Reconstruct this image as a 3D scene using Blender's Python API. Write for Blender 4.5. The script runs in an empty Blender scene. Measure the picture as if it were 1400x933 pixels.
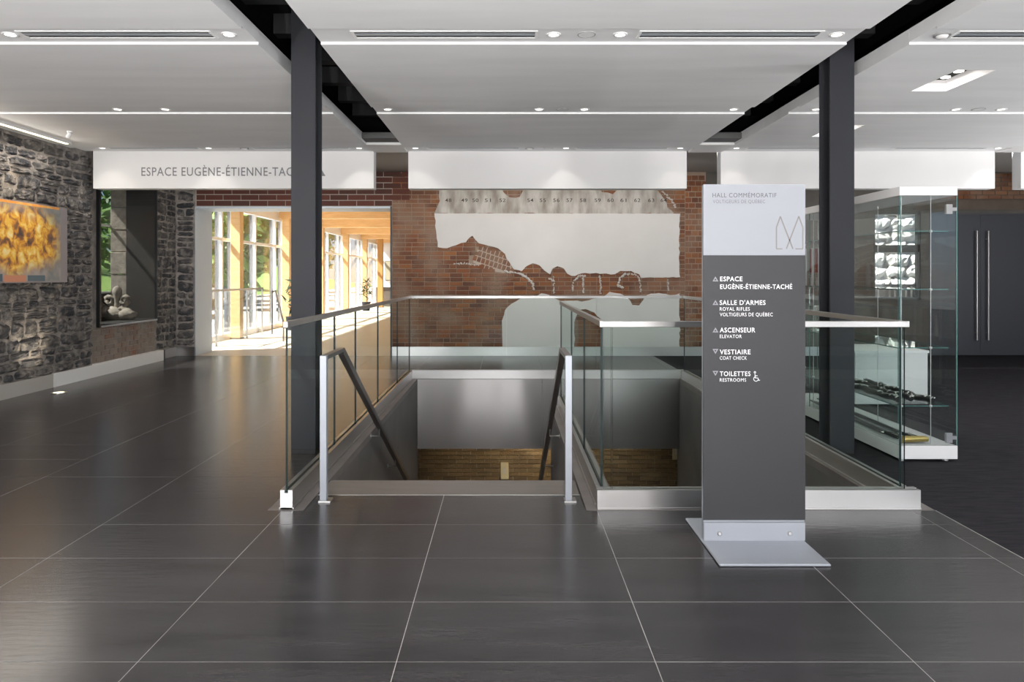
import bpy, bmesh, math, random
from mathutils import Vector, Matrix, noise as mnoise
random.seed(7)
R = math.radians
SC = bpy.context.scene
COL = SC.collection

# ------------------------------------------------------------------ camera
F, VX, VY, H = 963.0, 693.0, 377.0, 1.36          # focal length (px), vanishing point, eye height
cd = bpy.data.cameras.new('camera'); cam = bpy.data.objects.new('camera', cd); COL.objects.link(cam)
cam.location = (0, 0, H); cam.rotation_euler = (R(90), 0, 0)
cd.sensor_width = 36; cd.lens = F / 1400 * 36
cd.shift_x = (700 - VX) / 1400; cd.shift_y = -(466.5 - VY) / 1400
cd.clip_start = 0.05; cd.clip_end = 500
SC.camera = cam

# ------------------------------------------------------------------ world, sun, exposure
SC.view_settings.view_transform = 'Standard'; SC.view_settings.look = 'None'
SC.view_settings.gamma = 1; SC.view_settings.use_curve_mapping = False
SC.view_settings.exposure = 0.12
SC.cycles.use_denoising = True
SC.cycles.max_bounces = 10; SC.cycles.transparent_max_bounces = 24
SC.cycles.diffuse_bounces = 5; SC.cycles.glossy_bounces = 5
SC.cycles.caustics_reflective = False; SC.cycles.caustics_refractive = False
SC.cycles.sample_clamp_indirect = 4; SC.cycles.sample_clamp_direct = 10
wd = bpy.data.worlds.new('world'); SC.world = wd; wd.use_nodes = True
nt = wd.node_tree; nt.nodes.clear()
wo = nt.nodes.new('ShaderNodeOutputWorld'); bg = nt.nodes.new('ShaderNodeBackground')
sky = nt.nodes.new('ShaderNodeTexSky'); sky.sky_type = 'HOSEK_WILKIE'; sky.turbidity = 4
sky.sun_direction = Vector((-0.55, -0.25, 0.8)).normalized(); sky.ground_albedo = 0.4
nt.links.new(sky.outputs[0], bg.inputs[0]); nt.links.new(bg.outputs[0], wo.inputs[0])
bg.inputs[1].default_value = 5.0

def light(name, kind, loc, energy, color=(1, 1, 1), rot=(0, 0, 0), **kw):
    l = bpy.data.lights.new(name, kind); l.energy = energy; l.color = color
    for k, v in kw.items(): setattr(l, k, v)
    o = bpy.data.objects.new(name, l); COL.objects.link(o); o.location = loc; o.rotation_euler = rot
    return o
sun = light('sun', 'SUN', (-20, 0, 20), 22, (1, 0.95, 0.87), angle=R(2))
sun.rotation_euler = Vector((0.62, 0.22, -0.75)).to_track_quat('-Z', 'Y').to_euler()
# lights standing in for unseen rear and side windows, tilted to brighten the ceiling
for wx_, ww in ((-3.9, 1.9), (0.0, 1.7), (4.6, 1.5), (7.6, 1.2)):
    light('window_standin', 'AREA', (wx_, -5.4, 1.3), 130 * ww, (1.0, 1.0, 1.0), (R(90 + 50), 0, 0), shape='RECTANGLE', size=ww, size_y=2.2)
light('window_standin', 'AREA', (9.3, 3.5, 1.3), 150, (0.98, 0.99, 1.0), (R(90 + 50), 0, R(90)), shape='RECTANGLE', size=7.0, size_y=2.0)
# ------------------------------------------------------------------ materials
MATS = {}
def mat(name, col, rough=0.5, metal=0.0, var=None, bump=None, bdist=0.02, spec=0.5, aniso=0.0, island=None, stretch=(1, 1, 1), emit=None, coat=0.0, ramp=(0.36, 0.66)):
    """col base; var=(col2, scale, detail); bump=(scale, strength); island=[cols] picks a colour per object/island"""
    if name in MATS: return MATS[name]
    m = bpy.data.materials.new(name); m.use_nodes = True; MATS[name] = m
    n = m.node_tree.nodes; L = m.node_tree.links; p = n['Principled BSDF']
    p.inputs['Base Color'].default_value = (*col, 1); p.inputs['Roughness'].default_value = rough
    p.inputs['Metallic'].default_value = metal; p.inputs['Specular IOR Level'].default_value = spec
    if coat: p.inputs['Coat Weight'].default_value = coat
    m.diffuse_color = (*col, 1)
    def co(scale):
        t = n.new('ShaderNodeNewGeometry'); mp = n.new('ShaderNodeMapping'); mp.inputs['Scale'].default_value = stretch
        L.new(t.outputs['Position'], mp.inputs['Vector'])
        x = n.new('ShaderNodeTexNoise'); x.inputs['Scale'].default_value = scale
        L.new(mp.outputs[0], x.inputs['Vector']); return x
    csock = None
    if island:
        g = n.new('ShaderNodeNewGeometry'); o = n.new('ShaderNodeObjectInfo')
        a = n.new('ShaderNodeMath'); a.operation = 'ADD'; fr = n.new('ShaderNodeMath'); fr.operation = 'FRACT'
        L.new(g.outputs['Random Per Island'], a.inputs[0]); L.new(o.outputs['Random'], a.inputs[1]); L.new(a.outputs[0], fr.inputs[0])
        r = n.new('ShaderNodeValToRGB'); r.color_ramp.interpolation = 'LINEAR'
        els = r.color_ramp.elements
        for i, c in enumerate(island):
            pos = i / (len(island) - 1)
            e = els[0] if i == 0 else (els[-1] if i == len(island) - 1 else els.new(pos))
            e.position = pos; e.color = (*c, 1)
        L.new(fr.outputs[0], r.inputs[0]); csock = r.outputs[0]
    if var:
        x = co(var[1]); x.inputs['Detail'].default_value = var[2]
        r = n.new('ShaderNodeValToRGB'); r.color_ramp.elements[0].position = ramp[0]; r.color_ramp.elements[1].position = ramp[1]
        L.new(x.outputs['Fac'], r.inputs[0])
        mx = n.new('ShaderNodeMix'); mx.data_type = 'RGBA'
        L.new(r.outputs[0], mx.inputs[0])
        if csock: L.new(csock, mx.inputs[6])
        else: mx.inputs[6].default_value = (*col, 1)
        mx.inputs[7].default_value = (*var[0], 1); csock = mx.outputs[2]
    if csock: L.new(csock, p.inputs['Base Color'])
    if bump:
        x = co(bump[0]); x.inputs['Detail'].default_value = bump[2] if len(bump) > 2 else 4
        b = n.new('ShaderNodeBump'); b.inputs['Strength'].default_value = bump[1]; b.inputs['Distance'].default_value = bdist
        L.new(x.outputs['Fac'], b.inputs['Height']); L.new(b.outputs[0], p.inputs['Normal'])
    if aniso:
        p.inputs['Anisotropic'].default_value = aniso
        t = n.new('ShaderNodeCombineXYZ'); t.inputs[0].default_value = 0.08; t.inputs[1].default_value = 0.05; t.inputs[2].default_value = 1.0
        L.new(t.outputs[0], p.inputs['Tangent'])
    if emit:
        p.inputs['Emission Color'].default_value = (*emit[0], 1); p.inputs['Emission Strength'].default_value = emit[1]
    return m
def glass_mat(name, tint, refl=1.0, rough=0.0):
    m = bpy.data.materials.new(name); m.use_nodes = True; MATS[name] = m
    n = m.node_tree.nodes; L = m.node_tree.links; n.clear()
    o = n.new('ShaderNodeOutputMaterial'); mx = n.new('ShaderNodeMixShader'); t = n.new('ShaderNodeBsdfTransparent')
    g = n.new('ShaderNodeBsdfGlossy'); t.inputs[0].default_value = (*tint, 1); g.inputs['Roughness'].default_value = rough
    # Schlick reflectance, the same on both faces of the sheet
    ge = n.new('ShaderNodeNewGeometry'); dt = n.new('ShaderNodeVectorMath'); dt.operation = 'DOT_PRODUCT'
    L.new(ge.outputs['Normal'], dt.inputs[0]); L.new(ge.outputs['Incoming'], dt.inputs[1])
    def mth(op, a, b=None, v=None):
        k = n.new('ShaderNodeMath'); k.operation = op; k.use_clamp = op == 'SUBTRACT'
        for i, q in enumerate((a, b)):
            if q is None: continue
            if isinstance(q, (int, float)): k.inputs[i].default_value = q
            else: L.new(q, k.inputs[i])
        return k.outputs[0]
    f5 = mth('POWER', mth('SUBTRACT', 1.0, mth('ABSOLUTE', dt.outputs['Value'])), 5.0)
    ml = mth('ADD', mth('MULTIPLY', f5, 0.96 * refl), 0.04 * refl)
    L.new(ml, mx.inputs[0]); L.new(t.outputs[0], mx.inputs[1]); L.new(g.outputs[0], mx.inputs[2])
    L.new(mx.outputs[0], o.inputs[0]); return m

TILE = mat('dark_porcelain', (0.027, 0.0255, 0.027), 0.24, var=((0.040, 0.038, 0.040), 3.0, 6), stretch=(0.5, 2.6, 1), bump=(14, 0.05))
GROUT = mat('grout', (0.36, 0.35, 0.34), 0.8)
CARPET = mat('dark_carpet', (0.020, 0.019, 0.023), 0.95, var=((0.034, 0.032, 0.036), 9, 6), stretch=(0.6, 4, 1), bump=(160, 0.5), spec=0.1)
CEIL = mat('ceiling_plaster', (0.84, 0.84, 0.85), 0.7, var=((0.79, 0.79, 0.80), 1.6, 5), stretch=(0.5, 3, 1))
TRIMW = mat('white_trim', (0.86, 0.86, 0.86), 0.45)
WHITE = mat('white_paint', (0.80, 0.79, 0.79), 0.6)
BLACK = mat('black_void', (0.008, 0.008, 0.009), 0.9, spec=0.1)
STEELG = mat('grey_painted_steel', (0.021, 0.022, 0.027), 0.6, spec=0.28)
INOX = mat('brushed_stainless', (0.55, 0.54, 0.535), 0.36, 1.0, aniso=0.85)
INOXP = mat('polished_stainless_sheet', (0.35, 0.335, 0.33), 0.31, 1.0, aniso=0.88, bump=(2.2, 0.9, 0), bdist=0.03, stretch=(1, 1, 0.28))
INOXD = mat('satin_steel', (0.22, 0.205, 0.20), 0.33, 1.0)
ALU = mat('light_aluminium', (0.36, 0.38, 0.42), 0.42, 0.3)
GLASS = glass_mat('guard_glass', (0.935, 0.965, 0.955), 0.18)
GEDGE = mat('glass_edge', (0.008, 0.018, 0.018), 0.45, spec=0.2)
PANE = glass_mat('window_glass', (0.97, 0.98, 0.98))
CASEG = glass_mat('case_glass', (0.955, 0.975, 0.97))
CEDGE = mat('case_glass_edge', (0.10, 0.20, 0.19), 0.1)
NICHEG = glass_mat('niche_glass', (0.85, 0.85, 0.85), 0.15)
TINT = glass_mat('dimming_glass', (0.62, 0.64, 0.64), 0.5)  # tint added to dim the daylight inside the niche
STONEG = mat('grey_wall_stone', (0.115, 0.11, 0.11), 0.5, var=((0.16, 0.15, 0.15), 2.2, 5), bump=(6, 0.06))
LEDGE = mat('brown_stone_ledge', (0.13, 0.115, 0.11), 0.4, var=((0.17, 0.15, 0.145), 4, 5))
NOSING = mat('stair_stone', (0.12, 0.105, 0.095), 0.45, var=((0.15, 0.13, 0.12), 3, 5), stretch=(0.5, 3, 1))
RUBBLE = mat('rubble_stone', (0.06, 0.06, 0.065), 0.85, var=((0.24, 0.215, 0.195), 11, 9), bump=(24, 1.0, 7), ramp=(0.47, 0.72),
             island=[(0.030, 0.031, 0.036), (0.055, 0.055, 0.060), (0.038, 0.038, 0.043), (0.10, 0.095, 0.09), (0.045, 0.045, 0.05), (0.075, 0.070, 0.068)])
RMORT = mat('rubble_mortar', (0.33, 0.295, 0.27), 0.95, var=((0.17, 0.155, 0.145), 9, 7), bump=(35, 0.8, 6))
BRICK = mat('old_brick', (0.2, 0.08, 0.04), 0.9, var=((0.26, 0.165, 0.115), 2.0, 9), bump=(40, 0.5, 5), ramp=(0.44, 0.66),
            island=[(0.150, 0.050, 0.024), (0.24, 0.085, 0.034), (0.10, 0.042, 0.026), (0.19, 0.075, 0.034), (0.30, 0.118, 0.042), (0.115, 0.044, 0.025), (0.21, 0.09, 0.043)])
BMORT = mat('old_mortar', (0.34, 0.265, 0.205), 0.95, var=((0.30, 0.23, 0.18), 5, 6), bump=(40, 0.5))
NBRICK = mat('dark_red_brick', (0.1, 0.03, 0.02), 0.85, bump=(40, 0.4), island=[(0.085, 0.026, 0.018), (0.12, 0.038, 0.025), (0.07, 0.028, 0.022)])
NMORT = mat('pale_mortar', (0.40, 0.36, 0.33), 0.95)
YBRICK = mat('ochre_brick', (0.3, 0.2, 0.09), 0.85, bump=(40, 0.5), island=[(0.16, 0.105, 0.055), (0.22, 0.15, 0.08), (0.11, 0.075, 0.045), (0.26, 0.19, 0.11), (0.14, 0.10, 0.055)])
YMORT = mat('ochre_mortar', (0.46, 0.40, 0.29), 0.95)
PLAST = mat('white_plaster', (0.70, 0.685, 0.67), 0.8, var=((0.665, 0.65, 0.635), 2, 4), bump=(9, 0.05))
OLDPL = mat('worn_grey_plaster', (0.52, 0.50, 0.47), 0.9, var=((0.27, 0.235, 0.20), 3.2, 8), stretch=(2.2, 1, 0.7), bump=(20, 0.3))
SPECK = mat('chalk_residue', (0.60, 0.57, 0.54), 0.95, bump=(40, 0.6))
DOORG = mat('charcoal_door', (0.060, 0.063, 0.076), 0.45)
DARKW = mat('dark_taupe_wall', (0.085, 0.08, 0.075), 0.8, var=((0.11, 0.10, 0.09), 3, 4))
LINT = mat('brown_lintel', (0.10, 0.075, 0.058), 0.8, var=((0.13, 0.10, 0.08), 5, 5))
NICHE = mat('niche_dark_lining', (0.018, 0.016, 0.015), 0.6)
SANDST = mat('carved_sandstone', (0.33, 0.29, 0.24), 0.9, var=((0.22, 0.19, 0.16), 12, 5), bump=(30, 0.5))
GLULAM = mat('glulam_timber', (0.78, 0.53, 0.27), 0.5, var=((0.70, 0.45, 0.21), 5, 5), stretch=(0.7, 6, 4))
CFLOOR = mat('corridor_floor', (0.60, 0.55, 0.48), 0.35, var=((0.55, 0.50, 0.44), 2, 4))
MULL = mat('white_mullion', (0.82, 0.83, 0.85), 0.4)
MULLD = mat('dark_gasket', (0.05, 0.055, 0.065), 0.5)
LAMP = mat('lamp_glow', (1, 1, 1), 0.5, emit=((1, 0.93, 0.82), 5))
SIGNL = mat('sign_light_grey', (0.255, 0.265, 0.295), 0.5)
SIGND = mat('sign_dark_grey', (0.019, 0.019, 0.022), 0.6)
TXTW = mat('lettering_white', (0.85, 0.85, 0.87), 0.5)
TXTG = mat('lettering_grey', (0.07, 0.07, 0.08), 0.5)
TXTL = mat('lettering_pale_grey', (0.24, 0.24, 0.26), 0.5)
TXTM = mat('lettering_mid_grey', (0.20, 0.20, 0.215), 0.5)
TXTD = mat('stencil_black', (0.04, 0.035, 0.03), 0.8)

# ------------------------------------------------------------------ geometry helpers
class MB:
    def __init__(s): s.v = []; s.f = []; s.m = []; s.s = []
    def add(s, vs, fs, mi=0, sm=False):
        b = len(s.v); s.v += [tuple(v) for v in vs]
        for f in fs: s.f.append([b + i for i in f]); s.m.append(mi); s.s.append(sm)
        return s
    def box(s, x0, x1, y0, y1, z0, z1, mi=0, faces=None):
        vs = [(x0, y0, z0), (x1, y0, z0), (x1, y1, z0), (x0, y1, z0), (x0, y0, z1), (x1, y0, z1), (x1, y1, z1), (x0, y1, z1)]
        fs = [(0, 3, 2, 1), (4, 5, 6, 7), (0, 1, 5, 4), (1, 2, 6, 5), (2, 3, 7, 6), (3, 0, 4, 7)]
        b = len(s.v); s.v += vs
        for i, f in enumerate(fs): s.f.append([b + k for k in f]); s.m.append(mi if faces is None else faces[i]); s.s.append(False)
        return s
    def obox(s, c, ax, ay, az, sx, sy, sz, mi=0):      # oriented box: centre, unit axes, full sizes
        c = Vector(c); ax, ay, az = Vector(ax) * sx / 2, Vector(ay) * sy / 2, Vector(az) * sz / 2
        vs = [c + i * ax + j * ay + k * az for k in (-1, 1) for (i, j) in ((-1, -1), (1, -1), (1, 1), (-1, 1))]
        return s.add(vs, [(0, 3, 2, 1), (4, 5, 6, 7), (0, 1, 5, 4), (1, 2, 6, 5), (2, 3, 7, 6), (3, 0, 4, 7)], mi)
    def bar(s, p, q, w, h, up=(0, 0, 1), mi=0):        # rectangular bar between two points
        p, q = Vector(p), Vector(q); d = (q - p); L = d.length; d = d / L
        x = d.cross(Vector(up)); x = x.normalized() if x.length > 1e-6 else Vector((1, 0, 0)); z = x.cross(d)
        return s.obox((p + q) / 2, d, x, z, L, w, h, mi)
    def tube(s, pts, rad, seg=8, mi=0, cap=True):
        pts = [Vector(p) for p in pts]; n = len(pts); rr = rad if isinstance(rad, (list, tuple)) else [rad] * n
        rings = []
        for i, p in enumerate(pts):
            d = (pts[min(i + 1, n - 1)] - pts[max(i - 1, 0)]).normalized()
            a = d.cross(Vector((0, 0, 1))); a = a.normalized() if a.length > 1e-4 else Vector((1, 0, 0)); b = d.cross(a)
            rings.append([p + rr[i] * (math.cos(2 * math.pi * k / seg) * a + math.sin(2 * math.pi * k / seg) * b) for k in range(seg)])
        vs = [v for r in rings for v in r]
        fs = [(i * seg + k, i * seg + (k + 1) % seg, (i + 1) * seg + (k + 1) % seg, (i + 1) * seg + k) for i in range(n - 1) for k in range(seg)]
        s.add(vs, fs, mi, True)
        if cap: s.add(rings[0], [tuple(range(seg))[::-1]], mi); s.add(rings[-1], [tuple(range(seg))], mi)
        return s
    def lathe(s, prof, c, seg=16, mi=0, axis='Z'):
        rings = []
        for (r, h) in prof:
            for k in range(seg):
                a = 2 * math.pi * k / seg; x, y = r * math.cos(a), r * math.sin(a)
                p = {'Z': (x, y, h), 'Y': (x, h, y), 'X': (h, x, y)}[axis]
                rings.append(Vector(c) + Vector(p))
        n = len(prof)
        fs = [(i * seg + k, i * seg + (k + 1) % seg, (i + 1) * seg + (k + 1) % seg, (i + 1) * seg + k) for i in range(n - 1) for k in range(seg)]
        s.add(rings, fs, mi, True)
        s.add(rings[:seg], [tuple(range(seg))[::-1]], mi); s.add(rings[-seg:], [tuple(range(seg))], mi)
        return s
    def prism(s, poly, y0, y1, mi=0):                  # polygon in XZ, extruded along Y
        n = len(poly); vs = [(x, y0, z) for x, z in poly] + [(x, y1, z) for x, z in poly]
        s.add(vs, [tuple(range(n)), tuple(range(2 * n - 1, n - 1, -1))] + [(i, i + n, (i + 1) % n + n, (i + 1) % n) for i in range(n)], mi)
        return s
    def blob(s, c, r, seg=10, rings=7, mi=0, rot=None, jit=0.0):
        vs = []; c = Vector(c)
        for i in range(rings + 1):
            t = math.pi * i / rings
            for k in range(seg):
                a = 2 * math.pi * k / seg
                d = Vector((math.sin(t) * math.cos(a), math.sin(t) * math.sin(a), math.cos(t)))
                q = Vector((d.x * r[0], d.y * r[1], d.z * r[2])) * (1 + jit * mnoise.noise(d * 2.3 + c * 3))
                if rot: q = rot @ q
                vs.append(c + q)
        fs = [(i * seg + k, (i + 1) * seg + k, (i + 1) * seg + (k + 1) % seg, i * seg + (k + 1) % seg) for i in range(rings) for k in range(seg)]
        return s.add(vs, fs, mi, True)

WLOC = {}
def finish(o, parent):
    COL.objects.link(o)
    if parent is not None: o.parent = parent
def build(name, mb, mats, parent=None, bevel=0, base=True, fix=True):
    """one mesh object; origin at the base centre of its bounding box; world coordinates in, relative to the parent out"""
    xs = [v[0] for v in mb.v]; ys = [v[1] for v in mb.v]; zs = [v[2] for v in mb.v]
    org = Vector(((min(xs) + max(xs)) / 2, (min(ys) + max(ys)) / 2, min(zs)))
    me = bpy.data.meshes.new(name); me.from_pydata([tuple(Vector(v) - org) for v in mb.v], [], mb.f)
    for m in (mats if isinstance(mats, (list, tuple)) else [mats]): me.materials.append(m)
    me.polygons.foreach_set('material_index', mb.m); me.polygons.foreach_set('use_smooth', mb.s)
    if fix or bevel:
        bm = bmesh.new(); bm.from_mesh(me)
        if bevel:
            bmesh.ops.remove_doubles(bm, verts=bm.verts, dist=1e-6)
            bmesh.ops.bevel(bm, geom=[e for e in bm.edges if len(e.link_faces) == 2 and e.calc_face_angle(0) > 0.5], offset=bevel, segments=1, affect='EDGES', clamp_overlap=True)
        bmesh.ops.recalc_face_normals(bm, faces=bm.faces)
        bm.to_mesh(me); bm.free()
    me.update()
    o = bpy.data.objects.new(name, me)
    pl = WLOC[parent.name] if parent is not None else Vector((0, 0, 0))
    o.location = org - pl
    finish(o, parent); WLOC[o.name] = org
    return o
def clone(o, loc, parent=None, rot=None):               # copy sharing mesh data; loc in world
    c = o.copy(); COL.objects.link(c); c.parent = parent
    pl = WLOC[parent.name] if parent is not None else Vector((0, 0, 0))
    c.location = Vector(loc) - pl; WLOC[c.name] = Vector(loc)
    if rot is not None: c.rotation_euler = rot
    return c
def tag(o, label=None, cat=None, group=None, kind=None):
    if label: o['label'] = label
    if cat: o['category'] = cat
    if group: o['group'] = group
    if kind: o['kind'] = kind
    return o
def empty(name, loc, label=None, cat=None, group=None, kind=None):
    o = bpy.data.objects.new(name, None); COL.objects.link(o); o.location = loc; o.empty_display_size = 0.1
    WLOC[o.name] = Vector(loc); return tag(o, label, cat, group, kind)
def dup(root, delta, **kw):                             # copy a thing with its parts and sub-parts
    def rec(o, parent):
        c = o.copy(); COL.objects.link(c); c.parent = parent; WLOC[c.name] = WLOC[o.name] + Vector(delta)
        for ch in [x for x in root_all if x.parent == o]: rec(ch, c)
        return c
    root_all = list(root.children_recursive)
    c = rec(root, None); c.location = root.location + Vector(delta); tag(c, **kw); return c
def B(*a, **k): return MB().box(*a, **k)

def text(name, body, x0, x1, zb, zt, y, m, parent, depth=0.0015, bold=0.0, cap=0.72):
    """flat lettering in the XZ plane facing -Y; x0..x1 width, zb..zt cap height"""
    cu = bpy.data.curves.new(name, 'FONT'); cu.body = body; cu.size = 1; cu.extrude = 0; cu.offset = bold * 0.45; cu.resolution_u = 3; cu.space_character = 1.1
    t = bpy.data.objects.new('tmp_text', cu); COL.objects.link(t)
    dg = bpy.context.evaluated_depsgraph_get(); me = bpy.data.meshes.new_from_object(t.evaluated_get(dg))
    bpy.data.objects.remove(t)
    vs = [v.co.copy() for v in me.vertices]; fs = [list(p.vertices) for p in me.polygons]
    mnx = min(v.x for v in vs); mxx = max(v.x for v in vs)
    sx = (x1 - x0) / (mxx - mnx); sz = (zt - zb) / cap
    mb = MB(); n = len(vs)
    front = [(x0 + (v.x - mnx) * sx, y - depth, zb + v.y * sz) for v in vs]
    mb.add(front, fs)
    bpy.data.meshes.remove(me)
    return build(name, mb, m, parent, fix=False)

# ================================================================== SETTING
YB = 11.95                                              # face of the back wall
def wx(px, Y=YB): return (px - VX) * Y / F              # pixel column -> X on a plane at distance Y
def wz(py, Y=YB): return H + (VY - py) * Y / F          # pixel row -> Z on a plane at distance Y
ZC = 2.98                                               # ceiling

# ------------------------------------------------------------------ floor with its tiles
YT_ = YB + 0.62
X_E, T_W, T_D = 2.478, 0.911, 0.4557
free = [(-5.62, X_E, 0.6, 4.075), (-5.62, -1.388, 4.075, YB), (-1.388, X_E, 9.42, YB), (-1.172, 0.455, 4.075, 4.36)]
mb = MB()
for x0, x1, y0, y1 in free: mb.box(x0, x1, y0, y1, -0.05, -0.0009)
mb.box(-5.62, X_E, -6, 0.6, -0.05, -0.0009)
floor = tag(build('floor', mb, GROUT, fix=False), kind='structure')
g = 0.0016; proto_tile = None
for i in range(-6, 4):
    for k in range(-4, 22):
        cx0, cx1 = -0.3886 + T_W * i, -0.3886 + T_W * (i + 1); cy0, cy1 = 2.479 + T_D * k, 2.479 + T_D * (k + 1)
        for x0, x1, y0, y1 in free:
            a0, a1, b0, b1 = max(cx0 + g, x0), min(cx1 - g, x1), max(cy0 + g, y0), min(cy1 - g, y1)
            if a1 - a0 < 0.02 or b1 - b0 < 0.015: continue
            full = abs(a1 - a0 - T_W + 2 * g) < 1e-6 and abs(b1 - b0 - T_D + 2 * g) < 1e-6
            zj = -random.random() * 0.0006
            if full and proto_tile: clone(proto_tile, ((a0 + a1) / 2, (b0 + b1) / 2, -0.012 + zj), floor)
            else:
                t = build('tile', B(a0, a1, b0, b1, -0.012, 0), TILE, floor)
                if full: proto_tile = t
edge = B(X_E - 0.001, X_E + 0.005, -6, 4.075, -0.05, 0.001)
tag(build('trim_1', edge, INOX), kind='structure')
carpet = tag(build('floor_carpet', MB().box(X_E + 0.005, 9.6, -6, YT_, -0.05, -0.001), CARPET, fix=False), kind='structure')

# ------------------------------------------------------------------ stones, bricks: generators
def stone_mb(w, h, d, seed, nx=6, nz=5):
    rnd = random.Random(seed); vs = []; tl = rnd.uniform(-.25, .25)
    for j in range(nz + 1):
        for i in range(nx + 1):
            u, v = i / nx - 0.5, j / nz - 0.5
            e = max(abs(u), abs(v)) * 2; cr = (abs(u) * abs(v) * 4)
            x = u * w * (1 - 0.07 * cr ** 2) + (rnd.random() - .5) * w / nx * .8
            z = v * h * (1 - 0.10 * cr ** 2) + (rnd.random() - .5) * h / nz * .8 + tl * u * h
            dep = 0 if e > 0.999 else d * (0.55 + 0.75 * rnd.random()) * (1.0 if e < 0.7 else 0.8)
            vs.append((x, -dep, z))
    fs = [(j * (nx + 1) + i, j * (nx + 1) + i + 1, (j + 1) * (nx + 1) + i + 1, (j + 1) * (nx + 1) + i) for j in range(nz) for i in range(nx)]
    return MB().add(vs, fs)
def place(mb, fn):
    o = MB(); o.v = [fn(v) for v in mb.v]; o.f = mb.f; o.m = mb.m; o.s = mb.s; return o
def rubble(parent, u0, u1, z0, z1, fn, d=0.035, big=1.0, seed=1):
    """random-coursed stones; fn maps (u, depth, z) to world"""
    rnd = random.Random(seed); z = z0; cnt = 0
    while z < z1 - 0.04:
        ch = min(rnd.choice([0.085, 0.11, 0.13, 0.155, 0.19]) * big, z1 - z); u = u0
        while u < u1 - 0.05:
            L = min(rnd.uniform(0.13, 0.42) * big, u1 - u)
            if u1 - u - L < 0.07: L = u1 - u
            cells = [(z, ch)] if (ch < 0.14 or rnd.random() < 0.55) else [(z, ch * 0.5), (z + ch * 0.5, ch * 0.5)]
            for zz, hh in cells:
                gp = rnd.uniform(0.010, 0.038); w_, h_ = L - gp, hh - min(gp, hh * 0.24)
                m = stone_mb(w_, h_, d, cnt + seed * 999); cu, cz = u + L / 2, zz + hh / 2 + rnd.uniform(-.006, .006)
                a = rnd.uniform(-.04, .04); ca, sa = math.cos(a), math.sin(a)
                build('stone', place(m, lambda v: fn((cu + v[0] * ca - v[2] * sa, v[1], cz + v[0] * sa + v[2] * ca))), RUBBLE, parent, fix=True)
                cnt += 1
            u += L
        z += ch
    return cnt

# ------------------------------------------------------------------ left wall: rubble stone, glazed niche, brick apron
NY0, NY1, NZ0, NZ1 = 9.66, 11.23, 0.675, 2.80
mb = MB()
mb.box(-6.0, -5.535, -6, 9.40, -0.05, 3.5)
mb.box(-6.05, -5.615, 9.40, YB + .62, -0.05, NZ0 - 0.02).box(-6.05, -5.615, 9.40, YB + .62, NZ1 + 0.02, 3.5)
mb.box(-6.05, -5.615, 9.40, NY0 - 0.02, NZ0 - 0.02, NZ1 + 0.02).box(-6.05, -5.615, NY1 + 0.02, YB + .62, NZ0 - 0.02, NZ1 + 0.02)
wall_left = tag(build('wall_left', mb, RMORT, fix=False), kind='structure')
rubble(wall_left, 6.55, 9.39, 0.16, 2.95, lambda v: (-5.535 - v[1], v[0], v[2]), 0.026, 1.0, 3)
rubble(wall_left, NY1 + 0.04, YB - 0.01, 0.17, 2.85, lambda v: (-5.615 - v[1], v[0], v[2]), 0.02, 1.0, 8)
# faded brick under the niche
fb = mat('faded_brick', (0.25, 0.17, 0.13), 0.95, var=((0.26, 0.23, 0.20), 3, 6), bump=(30, 0.6),
         island=[(0.22, 0.13, 0.09), (0.27, 0.19, 0.15), (0.20, 0.15, 0.13), (0.25, 0.12, 0.075)])
z = 0.17; r = 0
while z < 0.64:
    u = 9.41 - (0.105 if r % 2 else 0)
    while u < NY1:
        a, b = max(u, 9.41), min(u + 0.2, NY1)
        if b - a > 0.04:
            d = random.uniform(0.004, 0.012)
            build('brick', B(-5.617, -5.615 + d, a + 0.006, b - 0.006, z + 0.005, min(z + 0.068, 0.65)), fb, wall_left)
        u += 0.212
    z += 0.0737; r += 1

# the niche itself: lining, floor, stone reveal, outer window
niche = empty('window_1', (-5.9, 10.4, NZ0)); tag(niche, kind='structure')
build('niche_floor', B(-6.62, -5.60, NY0, NY1, NZ0 - 0.02, NZ0), NICHE, niche)
build('niche_head', B(-6.62, -5.60, NY0, NY1 + .02, NZ1, NZ1 + 0.02), NICHE, niche)
build('niche_lining', B(-6.07, -5.60, NY1, NY1 + 0.018, NZ0, NZ1), NICHE, niche)
build('niche_lining', B(-6.62, -5.60, NY0 - 0.018, NY0, NZ0, NZ1), NICHE, niche)
for k in range(6):
    z0, z1 = NZ0 + k * 0.355, min(NZ0 + (k + 1) * 0.355 - 0.008, NZ1)
    build('reveal_block', B(-6.33, -6.072, NY1 + 0.01 + 0.01 * (k % 2), NY1 + 0.25, z0, z1), SANDST, niche, bevel=0.008)
build('sill_wall', B(-6.62, -6.33, NY0, NY1 + .25, NZ0, 1.08), NICHE, niche)
fr = build('window_frame', B(-6.37, -6.33, NY0, NY1 + .25, 1.08, 1.11).box(-6.37, -6.33, NY0, NY1 + .25, 2.14, 2.17).box(-6.37, -6.33, NY0, NY0 + .04, 1.11, NZ1), MULL, niche)
build('pane', B(-6.355, -6.349, NY0, NY1 + .25, 1.10, NZ1), TINT, niche)
build('niche_frame', MB().box(-5.615, -5.565, NY0 - 0.03, NY0 + 0.005, NZ0 - 0.03, NZ1).box(-5.615, -5.575, NY1 - 0.004, NY1 + 0.012, NZ0 - 0.03, NZ1), mat('black_frame', (0.012, 0.012, 0.014), 0.4), niche)
build('frame_sill', B(-5.615, -5.57, NY0, NY1, NZ0 - 0.03, NZ0 - 0.008), ALU, niche)
build('front_pane', B(-5.598, -5.590, NY0 + .005, NY1 - .004, NZ0 - 0.005, NZ1), NICHEG, niche)

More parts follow.
